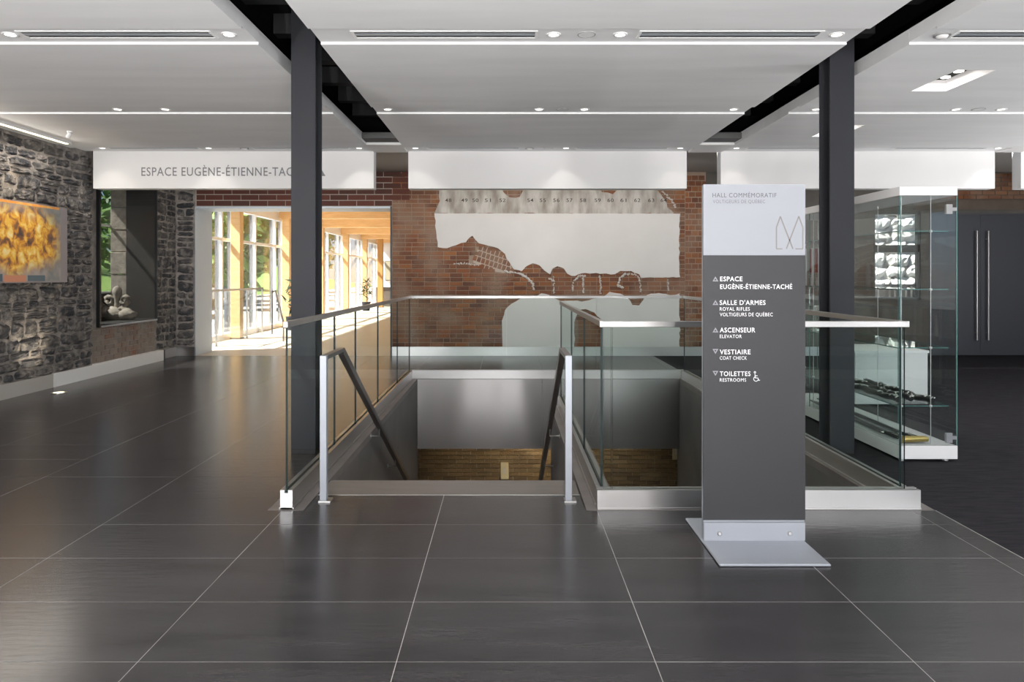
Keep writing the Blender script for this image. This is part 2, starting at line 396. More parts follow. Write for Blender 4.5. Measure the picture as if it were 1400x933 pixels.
# ------------------------------------------------------------------ back wall
DX0, DX1, DZ = wx(267), wx(536), wz(282.5)              # passage opening
WX0, WX1, WZ0, WZ1 = 6.22, 7.02, 0.95, 2.44             # far window
DRX0, DRX1, DRZ = 7.16, 8.96, 2.415                     # double door
YT = YB + 0.62
mb = MB()
mb.box(-5.615, DX0, YB, YT, -0.05, 3.5, 0)                             # stone pier
mb.box(DX0, DX1, YB, YT, DZ, 3.5, 1)                                   # over the passage
mb.box(DX1, wx(965), YB, YT, -0.05, 3.5, 2)                            # old brick
mb.box(wx(965), WX0, YB, YT, -0.05, 3.5, 3)
mb.box(WX0, WX1, YB, YT, -0.05, WZ0, 3).box(WX0, WX1, YB, YT, WZ1, 3.5, 3)
mb.box(WX1, DRX0, YB, YB + .12, -0.05, 3.5, 3).box(DRX0, DRX1, YB, YB + .12, DRZ, 3.5, 3).box(DRX1, 9.8, YB, YT, -0.05, 3.5, 3)
wall_back = tag(build('wall_back', mb, [RMORT, NMORT, BMORT, DARKW], fix=False), kind='structure')
rubble(wall_back, -5.60, DX0 - 0.02, 0.17, 2.88, lambda v: (v[0], YB + v[1], v[2]), 0.02, 1.0, 21)

def jag(poly, step=0.05, amp=0.014, seed=1, lock=()):
    rnd = random.Random(seed); out = []
    for i, p in enumerate(poly):
        q = poly[(i + 1) % len(poly)]; L = math.dist(p, q); n = 1 if i in lock else max(1, int(L / step))
        for k in range(n):
            t = k / n; a = amp if (k or i not in lock) else 0
            out.append((p[0] + (q[0] - p[0]) * t + rnd.uniform(-a, a), p[1] + (q[1] - p[1]) * t + rnd.uniform(-a, a)))
    return out
def inside(p, poly):
    c = False; j = len(poly) - 1
    for i in range(len(poly)):
        (xi, yi), (xj, yj) = poly[i], poly[j]
        if (yi > p[1]) != (yj > p[1]) and p[0] < (xj - xi) * (p[1] - yi) / (yj - yi) + xi: c = not c
        j = i
    return c
P1 = [(594, 292), (929, 292), (928, 330), (929, 379), (900, 380), (877, 380), (873, 375), (862, 371), (848, 371), (840, 375), (815, 374), (795, 374), (781, 378),
      (775, 375), (770, 367), (762, 364), (756, 368), (752, 375), (744, 370), (738, 363), (728, 360), (720, 364), (714, 371), (702, 369), (696, 358), (690, 347),
      (681, 339), (668, 336), (655, 333), (646, 322), (637, 331), (624, 335), (612, 340), (599, 339), (597, 320)]
P2 = [(687, 475), (687, 438), (690, 424), (699, 415), (712, 409), (732, 406), (740, 402), (750, 402), (760, 410), (772, 412), (800, 412), (822, 407), (833, 400), (848, 401), (858, 408),
      (864, 417), (873, 418), (880, 410), (884, 403), (900, 400), (916, 404), (929, 402), (929, 475), (822, 475), (820, 436), (812, 427), (800, 422), (790, 424), (786, 436), (785, 475)]
P3 = [(601, 255), (684, 255), (688, 264), (697, 271), (711, 269), (716, 255), (815, 255), (823, 264), (838, 265), (847, 255), (892, 255), (899, 262), (908, 272), (912, 283), (922, 292), (594, 292), (601, 276)]
def wpoly(P): return [(wx(x), wz(y)) for x, y in P]
W1, W2, W3 = jag(wpoly(P1), 0.06, 0.010, 1, (0,)), jag(wpoly(P2), 0.06, 0.012, 2, (0, 22, 23, 29)), jag(wpoly(P3), 0.07, 0.012, 3, (15,))
p_ = build('plaster_patch', MB().prism(W1, YB - 0.024, YB), PLAST, wall_back); tag(p_, 'smooth white plaster field with a broken lower edge')
p_ = build('plaster_patch', MB().prism(W2, YB - 0.022, YB), PLAST, wall_back); tag(p_, 'white plaster remnant behind the glass guard')
band = build('plaster_band', MB().prism(W3, YB - 0.020, YB), OLDPL, wall_back); tag(band, 'worn grey plaster band with stencilled rack numbers')
for i, px in enumerate([613, 635, 650, 667, 687, 705, 725, 742, 760.5, 778.5, 797, 817, 834.5, 852, 871, 890, 907]):
    if i == 5: continue
    text('stencil_number', str(48 + i), wx(px - 4.2), wx(px + 4.2), wz(276.5), wz(271.5), YB - 0.0205, TXTD, band, bold=0.01)

bricks = []                                             # old brick
ARCH = [(wx(x), wz(y)) for x, y in [(655, 338), (676, 341), (696, 351), (701, 371), (688, 374), (660, 366), (646, 358)]]
def covered(a, b, z0, z1):
    pts = [(a, z0), (b, z0), (a, z1), (b, z1), ((a + b) / 2, (z0 + z1) / 2)]
    for W in (W1, W2, W3):
        if all(inside(p, W) for p in pts): return True
    return inside(pts[4], ARCH)
z = 0.155; r = 0
while z < 3.06:
    u = DX1 + 0.01 - (0.105 if r % 2 else 0); u_end = wx(936) if z > 0.5 else wx(936)
    while u < u_end:
        L = 0.1 if random.random() < 0.22 else 0.205
        a, b = max(u, DX1 + 0.012), min(u + L, u_end)
        if b - a > 0.05 and not covered(a, b, z, z + 0.062): bricks.append((a, b, z + 0.003, z + 0.064))
        u += L + 0.011
    z += 0.0737; r += 1
heads = []                                              # header-bond pier right of the plaster
z = 0.155; r = 0
while z < 3.06:
    u = wx(937) - (0.05 if r % 2 else 0)
    while u < wx(965):
        a, b = max(u, wx(937)), min(u + 0.1, wx(965))
        if b - a > 0.03: heads.append((a, b, z + 0.004, z + 0.082))
        u += 0.112
    z += 0.094; r += 1
bricks.sort(key=lambda q: (q[3] > wz(262), (q[0] - wx(640)) ** 2 + 0.7 * (q[2] - wz(390)) ** 2))
pr = {}
for i, (a, b, z0, z1) in enumerate(bricks[:215]):
    d = random.uniform(0.003, 0.012); key = (round(b - a, 3), random.randrange(3))
    if key in pr: clone(pr[key], ((a + b) / 2, YB - 0.0045 - 0.002 * key[1], z0), wall_back)
    else:
        d = 0.009 + 0.004 * key[1]
        pr[key] = build('brick', B(a, b, YB - d, YB + 0.0, z0, z1), BRICK, wall_back, bevel=0.004)
mb = MB()
for a, b, z0, z1 in bricks[215:] + heads: mb.box(a, b, YB - random.uniform(0.005, 0.013), YB, z0, z1)
tag(build('brickwork', mb, BRICK, wall_back, fix=False), kind='stuff')
# remains of a segmental arch: soldier bricks laid on the slant
ar = build('arch_mortar', MB().prism(jag(ARCH, 0.05, 0.01, 5), YB - 0.006, YB), mat('arch_mortar', (0.5, 0.43, 0.37), 0.95), wall_back)
ca, sa = math.cos(R(-19)), math.sin(R(-19))
for j in range(-2, 5):
    for i in range(-3, 13):
        u_, v_ = i * 0.074 + j * 0.02, -j * 0.098
        cx_, cz_ = wx(656) + u_ * ca - v_ * sa, wz(347) + u_ * sa + v_ * ca
        if not inside((cx_, cz_), ARCH): continue
        build('brick', MB().obox((cx_, YB - 0.007, cz_), (ca, 0, sa), (0, 1, 0), (-sa, 0, ca), 0.060, 0.014, 0.084), BRICK, wall_back)
# chalky lines left where shelves and tracery were torn out
def smear(pts, w, seed):
    rnd = random.Random(seed); m = MB()
    P = [Vector((wx(x), YB - 0.016, wz(y))) for x, y in pts]
    for p, q in zip(P, P[1:]):
        n = max(1, int((q - p).length / 0.022))
        for k in range(n):
            c = p.lerp(q, (k + .5) / n) + Vector((rnd.uniform(-.01, .01), 0, rnd.uniform(-.01, .01)))
            m.blob(c, (w * rnd.uniform(.4, 1.0), 0.006, w * rnd.uniform(.4, 1.0)), 6, 4, jit=.6)
    build('mortar_scar', m, SPECK, wall_back, fix=False)
smear([(690, 371), (705, 373), (720, 379), (728, 388), (730, 397)], 0.028, 1)
smear([(782, 400), (784, 385), (792, 377), (800, 377)], 0.022, 2); smear([(797, 376), (797, 402)], 0.022, 3); smear([(820, 376), (821, 402)], 0.024, 4)
smear([(845, 388), (848, 379), (856, 375), (868, 375), (874, 382), (876, 400)], 0.024, 5); smear([(843, 390), (852, 394)], 0.03, 6)
smear([(757, 377), (757, 402)], 0.02, 7); smear([(913, 383), (914, 398)], 0.022, 8); smear([(620, 361), (640, 360), (655, 364)], 0.02, 9)
smear([(750, 381), (757, 384)], 0.03, 10); smear([(905, 262), (918, 275), (924, 284)], 0.022, 11)
# larger dark red bricks over the passage
z = DZ + 0.012; r = 0; pr2 = {}
while z < 3.07:
    u = DX0 + 0.03 - (0.15 if r % 2 else 0); u_end = wx(594) if z > wz(281) + 0.02 else DX1 + .02
    if z > DZ + 0.05: u_end = wx(560)
    while u < u_end:
        a, b = max(u, DX0 + 0.03), min(u + 0.285, u_end)
        if b - a > 0.05:
            key = round(b - a, 3)
            if key in pr2: clone(pr2[key], ((a + b) / 2, YB - 0.01, z), wall_back)
            else: pr2[key] = build('brick', B(a, b, YB - 0.02, YB, z, z + 0.082), NBRICK, wall_back)
        u += 0.302
    z += 0.0993; r += 1
# brick and lintel over the double door
z = 2.66; r = 0
while z < 3.06:
    u = 6.9 - (0.105 if r % 2 else 0)
    while u < 9.0:
        build('brick', B(max(u, 6.9), u + 0.2, YB - 0.01, YB, z, z + 0.063), BRICK, wall_back); u += 0.212
    z += 0.0737; r += 1
build('lintel', B(6.9, 9.2, YB - 0.025, YB, DRZ + 0.06, 2.645), LINT, wall_back)
# passage frame
pf = MB().box(DX0, DX0 + 0.012, YB - 0.012, YT + 0.03, 0, DZ).box(DX0, DX1, YB - 0.012, YT + 0.03, DZ - 0.03, DZ)
tag(build('trim_2', pf, mat('zinc_frame', (0.54, 0.61, 0.69), 0.5, 0.1)), kind='structure')
tag(build('trim_3', B(DX1 - 0.03, DX1, YB - 0.014, YT + 0.03, 0, DZ), mat('dark_frame', (0.03, 0.03, 0.035), 0.4)), kind='structure')

# baseboards
bb = tag(empty('baseboard_left', (-5.5, 9, 0)), kind='structure')
build('baseboard_panel', B(-5.53, -5.505, -6, 8.55, 0, 0.165), mat('grey_base', (0.42, 0.40, 0.38), 0.6), bb)
build('baseboard_panel', B(-5.60, -5.505, 8.56, 11.30, 0, 0.165), TRIMW, bb)
build('baseboard_end', B(-5.61, -5.505, 11.305, 11.34, 0, 0.165), STEELG, bb)
build('baseboard_panel', B(-5.612, -5.595, 11.345, YB - .02, 0, 0.15), INOXD, bb)
tag(build('baseboard_back', MB().box(-5.595, DX0 - .005, YB - 0.018, YB, 0, 0.153).box(DX1 + 0.005, wx(1140), YB - 0.026, YB, 0, 0.153), INOX), kind='structure')

# ------------------------------------------------------------------ ceiling: bays of plaster panels with recessed service bands and black slots
ceil = tag(empty('ceiling', (0, 5, ZC)), kind='structure')
BAYS = [(-5.535, -1.742), (-1.304, 2.381), (2.819, 6.42), (6.75, 9.6)]
SEG = [(-6, 4.62), (4.94, 6.77), (7.06, 8.93)]
BAND = [(4.62, 4.94), (6.77, 7.06), (8.93, 9.26)]
HOLES = [(3.55, 3.86, 5.55, 6.19), (3.55, 3.86, 7.58, 8.22)]
for bi, (x0, x1) in enumerate(BAYS):
    for y0, y1 in SEG:
        mb = MB(); hs = [h for h in HOLES if x0 < h[0] < x1 and y0 < h[2] < y1]
        if hs:
            h = hs[0]
            mb.box(x0, x1, y0, h[2], ZC, ZC + 0.11).box(x0, x1, h[3], y1, ZC, ZC + 0.11).box(x0, h[0], h[2], h[3], ZC, ZC + 0.11).box(h[1], x1, h[2], h[3], ZC, ZC + 0.11)
        else: mb.box(x0, x1, y0, y1, ZC, ZC + 0.11)
        build('ceiling_panel', mb, CEIL, ceil)
        if y0 > 0: build('panel_edge', B(x0, x1, y0 - 0.004, y0, ZC, ZC + 0.017), TRIMW, ceil)
    for y0, y1 in BAND:
        build('service_band', B(x0, x1, y0, y1 - 0.004, ZC + 0.018, ZC + 0.11), CEIL, ceil)
build('slot_end', MB().box(-1.742, -1.304, 8.72, 9.26, ZC + 0.0, ZC + .11).box(2.381, 2.819, 8.72, 9.26, ZC, ZC + .11).box(6.42, 6.75, 8.72, 9.26, ZC, ZC + .11), WHITE, ceil)
build('slot_grille', MB().box(-1.742, -1.304, 8.45, 8.72, ZC + 0.03, ZC + .10).box(2.381, 2.819, 8.45, 8.72, ZC + 0.03, ZC + .10), mat('grille_grey', (0.10, 0.10, 0.10), 0.7), ceil)
build('plenum', MB().box(-5.6, 9.6, -6, 9.26, 3.46, 3.5).box(-5.6, 9.6, 9.25, 9.26, ZC + .11, 3.5), BLACK, ceil, fix=False)
for x in (-1.52, 2.60, 6.58):
    for k in range(12): build('joist', B(x - 0.35, x + 0.35, 0.6 + 0.72 * k, 0.72 + 0.72 * k, 3.3, 3.46), mat('black_steel', (0.02, 0.02, 0.022), 0.6), ceil)
build('rear_ceiling', B(-5.6, 9.6, 9.43, YB, 3.12, 3.2), mat('grey_soffit', (0.42, 0.40, 0.38), 0.7), ceil)
build('wall_trough', MB().box(-5.47, -5.28, 2.0, 8.55, ZC - 0.028, ZC), mat('trough_white', (0.72, 0.72, 0.72), 0.5), ceil)
# hanging white fascia panels
for bi, (x0, x1) in enumerate([(-5.44, -1.75), (-1.296, 2.365), (2.812, 6.417), (6.76, 9.55)]):
    o = tag(build('trim_%d' % (4 + bi), B(x0, x1, 9.262, 9.425, 2.505, ZC + 0.13), WHITE), kind='structure')
    if bi == 0: fascia = o
sY = 9.262; SP = sY / F
text('lettering', 'ESPACE EUGÈNE-ÉTIENNE-TACHÉ', wx(193.5, sY), wx(419, sY), wz(240.5, sY), wz(228.5, sY), sY, TXTM, fascia, depth=0.004, bold=0.012)
def triangle(px, py, w, h, Y, m, parent, up=True, t=0.28):
    """outlined triangle mark in the XZ plane"""
    s = Y / F; cx_, cz_ = wx(px, Y), wz(py, Y); w_, h_ = w * s / 2, h * s / 2; sg = 1 if up else -1
    out = [(-w_, -h_ * sg), (w_, -h_ * sg), (0, h_ * sg)]; ic = (0, -h_ * sg / 3)
    inn = [(ic[0] + (x - ic[0]) * (1 - 2.2 * t), ic[1] + (z - ic[1]) * (1 - 2.2 * t)) for x, z in out]
    vs = [(cx_ + x, Y - 0.002, cz_ + z) for x, z in out + inn]
    return build('arrow_mark', MB().add(vs, [(0, 1, 4, 3), (1, 2, 5, 4), (2, 0, 3, 5)]), m, parent, fix=False)
triangle(437.5, 234.5, 15, 12.5, sY, TXTM, fascia)

# right wall and wall behind the photographer (with the tall windows)
tag(build('wall_right', MB().box(9.6, 9.8, -6, YB, 0, 0.6).box(9.6, 9.8, -6, YB, 2.8, 3.5).box(9.6, 9.8, 6, YB, .6, 2.8), DARKW, fix=False), kind='structure')
mb = MB().box(-5.6, 9.8, -6.2, -6.0, 0, 0.4).box(-5.6, 9.8, -6.2, -6.0, 2.9, 3.5)
for a, b in ((-5.6, -4.85), (-2.95, -0.85), (0.85, 3.85), (5.35, 7.0), (8.2, 9.8)): mb.box(a, b, -6.2, -6.0, 0.4, 2.9)
tag(build('wall_rear', mb, mat('rear_wall', (0.35, 0.33, 0.31), 0.8), fix=False), kind='structure')

# ------------------------------------------------------------------ stairwell
GX0, GX1, GY0, GY1 = -1.282, 2.334, 4.13, 9.32           # centre lines of the outer guards
SX0, SX1 = -1.178, 2.268                                 # faces of the stairwell walls
tag(build('wall_stair_left', B(-1.386, SX0, 4.36, 9.38, -2.5, -0.055), STONEG), kind='structure')
tag(build('wall_stair_right', B(SX1, 2.45, 4.0, 9.38, -2.5, -0.055), STONEG), kind='structure')
tag(build('wall_stair_middle', B(0.46, 0.66, 4.0, 7.36, -2.5, -0.055), STONEG), kind='structure')
tag(build('wall_stair_front', MB().box(0.66, SX1, 4.0, 4.17, -2.5, -0.055).box(-1.17, 0.46, 4.3, 4.6, -2.5, -0.2), STONEG), kind='structure')
lw = tag(build('wall_lower', MB().box(-2.3, 3.6, 12.25, 12.5, -2.6, -0.9).box(-2.3, -2.2, 9.38, 12.25, -2.6, -0.9).box(3.5, 3.6, 9.38, 12.25, -2.6, -0.9).box(-2.3, -1.386, 9.28, 9.38, -2.6, -0.9).box(2.45, 3.6, 9.28, 9.38, -2.6, -0.9), YMORT, fix=False), kind='structure')
LX0, LX1 = -1.75, 3.2; z = -2.42; r = 0; pr3 = {}; low = []
while z < -0.95:
    u = LX0 - (0.105 if r % 2 else 0)
    while u < LX1:
        a, b = max(u, LX0), min(u + 0.235, LX1)
        if b - a > 0.05:
            low.append((a, b, z))
        u += 0.246
    z += 0.0737; r += 1
low.sort(key=lambda q: abs((q[0] + q[1]) / 2 - 0.6) * 0.5 + abs(q[2] + 1.6))
mb = MB()
for i, (a, b, z) in enumerate(low):
    key = round(b - a, 3)
    if i >= 290: mb.box(a, b, 12.238, 12.252, z, z + 0.062)
    elif key in pr3: clone(pr3[key], ((a + b) / 2, 12.245, z), lw)
    else: pr3[key] = build('brick', B(a, b, 12.238, 12.252, z, z + 0.062), YBRICK, lw)
tag(build('brickwork', mb, YBRICK, lw, fix=False), kind='stuff')
tag(build('floor_lower', B(-2.3, 3.6, 4.0, 12.5, -2.6, -2.45), mat('lower_floor', (0.10, 0.09, 0.085), 0.4)), kind='structure')
tag(build('floor_slab', B(-2.3, 3.6, 9.27, 12.24, -0.905, -0.055), mat('slab_soffit', (0.6, 0.58, 0.55), 0.8)), kind='structure')
# brown stone ledges round the opening, under the glass
ledge = tag(empty('trim_8', (0, 6, 0)), kind='structure')
for a in ((-1.386, SX0, 4.075, 9.40), (0.46, 0.66, 4.075, 7.36), (0.66, X_E, 4.075, 4.19), (SX1, X_E, 4.19, 9.40), (SX0, SX1, 9.27, 9.40)):
    build('ledge_stone', B(*a, -0.055, 0.001), LEDGE, ledge)

# stairs
st = empty('staircase', (-0.36, 4.7, -2.45)); tag(st, 'brown stone flight of steps going down between the glass guards', 'stairs')
step_y, step_z = 0.29, 0.175
build('top_nosing', B(SX0 + .003, 0.455, 4.362, 4.685, -0.17, -0.001), NOSING, st, bevel=0.006)
build('metal_strip', B(SX0 + .003, 0.455, 4.361, 4.369, -0.02, 0.0015), INOX, st)
p0 = None
for k in range(1, 14):
    y0 = 4.685 + (k - 1) * step_y; zt = -step_z * k
    if p0 is None: p0 = build('step', B(SX0 + .003, 0.455, y0, y0 + step_y + 0.03, zt - 0.16, zt), NOSING, st, bevel=0.006)
    else: clone(p0, (WLOC[p0.name].x, y0 + step_y / 2 + 0.015, zt - 0.16), st)

# polished steel cladding of the slab edge
cl = empty('steel_cladding', (0.5, 9.25, -0.914)); tag(cl, 'polished stainless steel sheets facing the slab edge above the stairs', 'metal panel')
for a, b in ((SX0 + .004, wx(741, 9.25)), (wx(741, 9.25) + 0.003, SX1 - .004)):
    build('sheet', B(a, b, 9.245, 9.265, -0.914, -0.002), INOXP, cl)

# ------------------------------------------------------------------ glass guards
def guard(name, label, p, q, breaks, end_p=0.0, end_q=0.0, shoe_w=0.072, seams=()):
    """shoe, glass panels and cap rail from p to q (axis aligned); breaks = glass joints as fractions"""
    p, q = Vector((*p, 0)), Vector((*q, 0)); d = (q - p).normalized(); n = Vector((-d.y, d.x, 0)); L = (q - p).length
    root = empty('glass_guardrail', ((p + q) / 2)[:]); tag(root, label, 'guardrail', 'glass guards round the stairwell')
    def bx(a, b, w0, w1, z0, z1, faces=None):
        c = [p + d * a + n * w0, p + d * b + n * w1]
        return B(min(c[0].x, c[1].x), max(c[0].x, c[1].x), min(c[0].y, c[1].y), max(c[0].y, c[1].y), z0, z1, faces=faces)
    w = shoe_w / 2
    sh = bx(-end_p, L + end_q, -w, -0.010, 0.001, 0.112); s2 = bx(-end_p, L + end_q, 0.010, w, 0.001, 0.112)
    s3 = bx(-end_p, L + end_q, -0.010, 0.010, 0.001, 0.095)
    for m in (s2, s3): sh.add(m.v, m.f)
    shoe = build('base_shoe', sh, INOX, root)
    build('shoe_lip', bx(-end_p, L + end_q, -w - 0.006, w + 0.006, 0.001, 0.010), INOX, shoe)
    ed = [0.0] + [b * L for b in breaks] + [L]; ax = abs(d.x) > 0.5
    for a, b in zip(ed, ed[1:]):
        fc = [1, 1, 0, 1, 0, 1] if ax else [1, 1, 1, 0, 1, 0]
        build('glass_panel', bx(a + 0.004, b - 0.004, -0.0065, 0.0065, 0.097, 1.066, faces=fc), [GLASS, GEDGE], root)
    build('cap_rail', bx(-0.020 if end_p else 0.0, L + (0.020 if end_q else 0.0), -0.0135, 0.0135, 1.058, 1.093), INOX, root, bevel=0.002)
    return root
guard('glass_guardrail', 'long glass guard with steel cap rail beside the column nearest the painting', (GX0, 4.098), (GX0, GY1 - 0.05), (0.22, 0.36, 0.56, 0.80), 0.004)
guard('glass_guardrail', 'glass guard across the far end of the stairwell facing the brick wall', (GX0 - 0.02, GY1), (GX1 + 0.02, GY1), (0.355, 0.68))
guard('glass_guardrail', 'glass guard beside the display case along the stairwell', (GX1, 4.176), (GX1, GY1 - 0.05), (0.28, 0.52, 0.76))
guard('glass_guardrail', 'wide glass guard with steel base directly behind the sign totem', (0.562, GY0), (GX1, GY0), (0.03,), 0.036, 0.072)
guard('glass_guardrail', 'short glass guard in the middle of the stairwell between the two flights', (0.562, 4.176), (0.562, 7.31), (0.30, 0.62))

# ------------------------------------------------------------------ handrails on posts
def handrail(xc, side, label):
    root = empty('stair_handrail', (xc, 4.246, 0)); tag(root, label, 'handrail', 'stair handrails')
    w = 0.02
    build('post', B(xc - w, xc + w, 4.226, 4.266, 0.008, 0.878), ALU, root, bevel=0.002)
    build('base_plate', B(xc - 0.026, xc + 0.045, 4.215, 4.29, 0.0005, 0.009), INOX, root)
    zt = 0.866
    build('top_rail', B(xc - w, xc + w, 4.267, 4.70, 0.852, 0.878), INOXD, root, bevel=0.002)
    a = Vector((xc, 4.69, zt - 0.008)); dirv = Vector((0, 1, -0.57)).normalized(); b = a + dirv * 4.1
    build('sloping_rail', MB().bar(a, b, 0.04, 0.05), INOXD, root, bevel=0.002)
    for t in (1.62, 2.62, 3.55):
        c = a + dirv * t; x1 = (SX0 + 0.0 if side < 0 else 0.46)
        br = build('bracket', MB().tube([c + Vector((0, 0, -0.025)), c + Vector((0, 0, -0.085)), Vector((x1 - side * 0.004, c.y, c.z - 0.085))], 0.007, 8), INOX, root)
        build('rosette', MB().lathe([(0.022, 0), (0.022, 0.004), (0.016, 0.006)], (x1 - 0.001 if side < 0 else x1 - 0.006, c.y, c.z - 0.085), 12, axis='X'), INOX, br)
    return root
handrail(-1.103, -1, 'steel stair handrail on a square post beside the long left guard by the column')
handrail(0.371, 1, 'steel stair handrail on a square post beside the middle guard')

# ------------------------------------------------------------------ steel columns
def column(x0, label):
    x1 = x0 + 0.187; y0, y1 = 5.37, 5.56
    root = empty('steel_column', (x0 + 0.093, 5.465, 0)); tag(root, label, 'column')
    build('flange', B(x0, x1, y0, y0 + 0.016, 0.0, 3.46), STEELG, root, bevel=0.002)
    build('flange', B(x0, x1, y1 - 0.016, y1, 0.0, 3.46), STEELG, root, bevel=0.002)
    build('web', B(x0 + 0.086, x0 + 0.101, y0 + 0.016, y1 - 0.016, 0.0, 3.46), STEELG, root)
column(-1.646, 'charcoal steel H-column standing beside the long left glass guard')
column(2.463, 'charcoal steel H-column standing beside the glass display case')

# ------------------------------------------------------------------ sign totem
SY = 3.586
tot = empty('sign_totem', (1.258, SY + 0.018, 0)); tag(tot, 'freestanding grey sign totem with white wayfinding text on a flat base', 'sign')
TX0, TX1 = wx(961.6, SY), wx(1101, SY)
build('core', B(TX0 + 0.002, TX1 - 0.002, SY + 0.006, SY + 0.036, 0.012, 1.823), ALU, tot)
hd = build('header_panel', B(TX0, TX1, SY, SY + 0.006, wz(349, SY), 1.825), SIGNL, tot)
bd = build('text_panel', B(TX0, TX1, SY, SY + 0.006, wz(711.5, SY), wz(349, SY) - 0.001), SIGND, tot)
bs = build('base_plate', B(TX0 - 0.008, TX1 - 0.006, 3.285, 3.916, 0.0005, 0.0125), ALU, tot, bevel=0.004)
bk = build('bracket', B(TX0 + 0.001, TX1 - 0.004, SY - 0.008, SY, 0.0125, wz(714.5, SY)), ALU, tot)
for px in (983, 1079):
    build('bolt', MB().lathe([(0.011, 0), (0.011, -0.003), (0.007, -0.006)], (wx(px, SY), SY - 0.008, wz(729, SY)), 12, axis='Y'), INOX, bk)
def line(body, x0, x1, y0, y1, m, par, bold=0.0):
    text('lettering', body, wx(x0, SY), wx(x1, SY), wz(y1, SY), wz(y0, SY), SY, m, par, depth=0.0012, bold=bold)
line('HALL COMMÉMORATIF', 974, 1061.5, 263.8, 270, TXTG, hd, 0.0)
line('VOLTIGEURS DE QUÉBEC', 974.5, 1046, 273.2, 278, mat('lettering_soft_grey', (0.12, 0.12, 0.13), 0.5), hd, 0.0)
for b_, x0, x1, y0, y1, bo in (('ESPACE', 984.5, 1015, 378.2, 384.6, .022), ('EUGÈNE-ÉTIENNE-TACHÉ', 984.5, 1083, 388.8, 395.2, .022),
        ("SALLE D'ARMES", 983.8, 1046.5, 410.6, 417, .022), ('ROYAL RIFLES', 984, 1025, 420, 425, 0), ('VOLTIGEURS DE QUÉBEC', 984, 1056.5, 427.6, 432.6, 0),
        ('ASCENSEUR', 984, 1032.5, 448, 454.6, .022), ('ELEVATOR', 984, 1014, 457.6, 462.4, 0), ('VESTIAIRE', 984, 1026, 478, 484.5, .022), ('COAT CHECK', 984, 1021, 487.2, 492, 0),
        ('TOILETTES', 984, 1026, 507.8, 514.3, .022), ('RESTROOMS', 984, 1020, 517.2, 522, 0)):
    line(b_, x0, x1, y0, y1, TXTW, bd, bo)
for py, up in ((381.5, 1), (413.8, 1), (451.3, 1), (480.8, 0), (510.8, 0)): triangle(978, py, 8, 6.8, SY, TXTL, bd, bool(up), 0.27)
def strokes(name, segs, w, Y, m, par):
    mb = MB()
    for p, q in segs: mb.bar((wx(p[0], Y), Y - 0.0012, wz(p[1], Y)), (wx(q[0], Y), Y - 0.0012, wz(q[1], Y)), w, 0.001, up=(0, 1, 0))
    build(name, mb, m, par, fix=False)
em = mat('emblem_grey', (0.17, 0.16, 0.155), 0.4, 0.2)
strokes('emblem', [((1069.5, 340.5), (1061.5, 340.5)), ((1061.5, 340.5), (1061.5, 311)), ((1061.5, 311), (1066.8, 296)), ((1066.8, 296), (1084, 340.5)), ((1075, 340.5), (1092, 296)),
                   ((1092, 296), (1097.5, 311)), ((1097.5, 311), (1097.5, 340.5)), ((1097.5, 340.5), (1087.5, 340.5))], 0.006, SY, em, hd)
# wheelchair mark
ws = [((1032, 511.5), (1032.5, 517)), ((1032.5, 514), (1035.5, 514)), ((1032.5, 517), (1036, 517)), ((1036, 517), (1037.5, 520.5)), ((1037.5, 520.5), (1038.8, 520))]
cir = [(1033.5 + 3.2 * math.cos(R(a)), 518.3 + 3.2 * math.sin(R(a))) for a in range(0, 261, 20)]
ws += list(zip(cir, cir[1:])); hc = [(1032 + 1.2 * math.cos(R(a)), 509.3 + 1.2 * math.sin(R(a))) for a in range(0, 361, 45)]; ws += list(zip(hc, hc[1:]))
strokes('wheelchair_mark', ws, 0.003, SY, TXTW, bd)

# ------------------------------------------------------------------ art panel on the stone wall
art = empty('art_panel', (-5.43, 7.7, 1.28)); tag(art, 'large gold and orange painted panel mounted on the rubble stone wall', 'artwork')
AY0, AY1, AZ0, AZ1 = 6.55, 8.70, 1.278, 2.19
build('backing', B(-5.446, -5.430, AY0, AY1, AZ0, AZ1), mat('mauve_grey_board', (0.26, 0.235, 0.25), 0.35), art)
ap = bpy.data.materials.new('abstract_gold_print'); ap.use_nodes = True
n = ap.node_tree.nodes; L = ap.node_tree.links; pb = n['Principled BSDF']; pb.inputs['Roughness'].default_value = 0.45
gp = n.new('ShaderNodeNewGeometry'); n1 = n.new('ShaderNodeTexNoise'); n1.inputs['Scale'].default_value = 9; n1.inputs['Detail'].default_value = 9; n1.inputs['Distortion'].default_value = 0.5
L.new(gp.outputs['Position'], n1.inputs['Vector'])
r1 = n.new('ShaderNodeValToRGB'); cr = r1.color_ramp
for i, (p, c) in enumerate(((0.28, (0.05, 0.045, 0.05)), (0.40, (0.25, 0.11, 0.05)), (0.48, (0.62, 0.27, 0.04)), (0.56, (0.80, 0.48, 0.07)), (0.64, (0.86, 0.66, 0.25)), (0.74, (0.85, 0.75, 0.5)))):
    e = cr.elements[i] if i < 2 else cr.elements.new(p); e.position = p; e.color = (*c, 1)
L.new(n1.outputs['Fac'], r1.inputs[0])
n2 = n.new('ShaderNodeTexNoise'); n2.inputs['Scale'].default_value = 4; n2.inputs['Detail'].default_value = 6; L.new(gp.outputs['Position'], n2.inputs['Vector'])
r2 = n.new('ShaderNodeValToRGB'); cr = r2.color_ramp; cr.elements[0].color = (0.10, 0.16, 0.17, 1); cr.elements[1].color = (0.36, 0.31, 0.30, 1); cr.elements[0].position = .35; cr.elements[1].position = .65
L.new(n2.outputs['Fac'], r2.inputs[0])
ds = n.new('ShaderNodeVectorMath'); ds.operation = 'SUBTRACT'; ds.inputs[1].default_value = (-5.43, 7.75, 1.76); L.new(gp.outputs['Position'], ds.inputs[0])
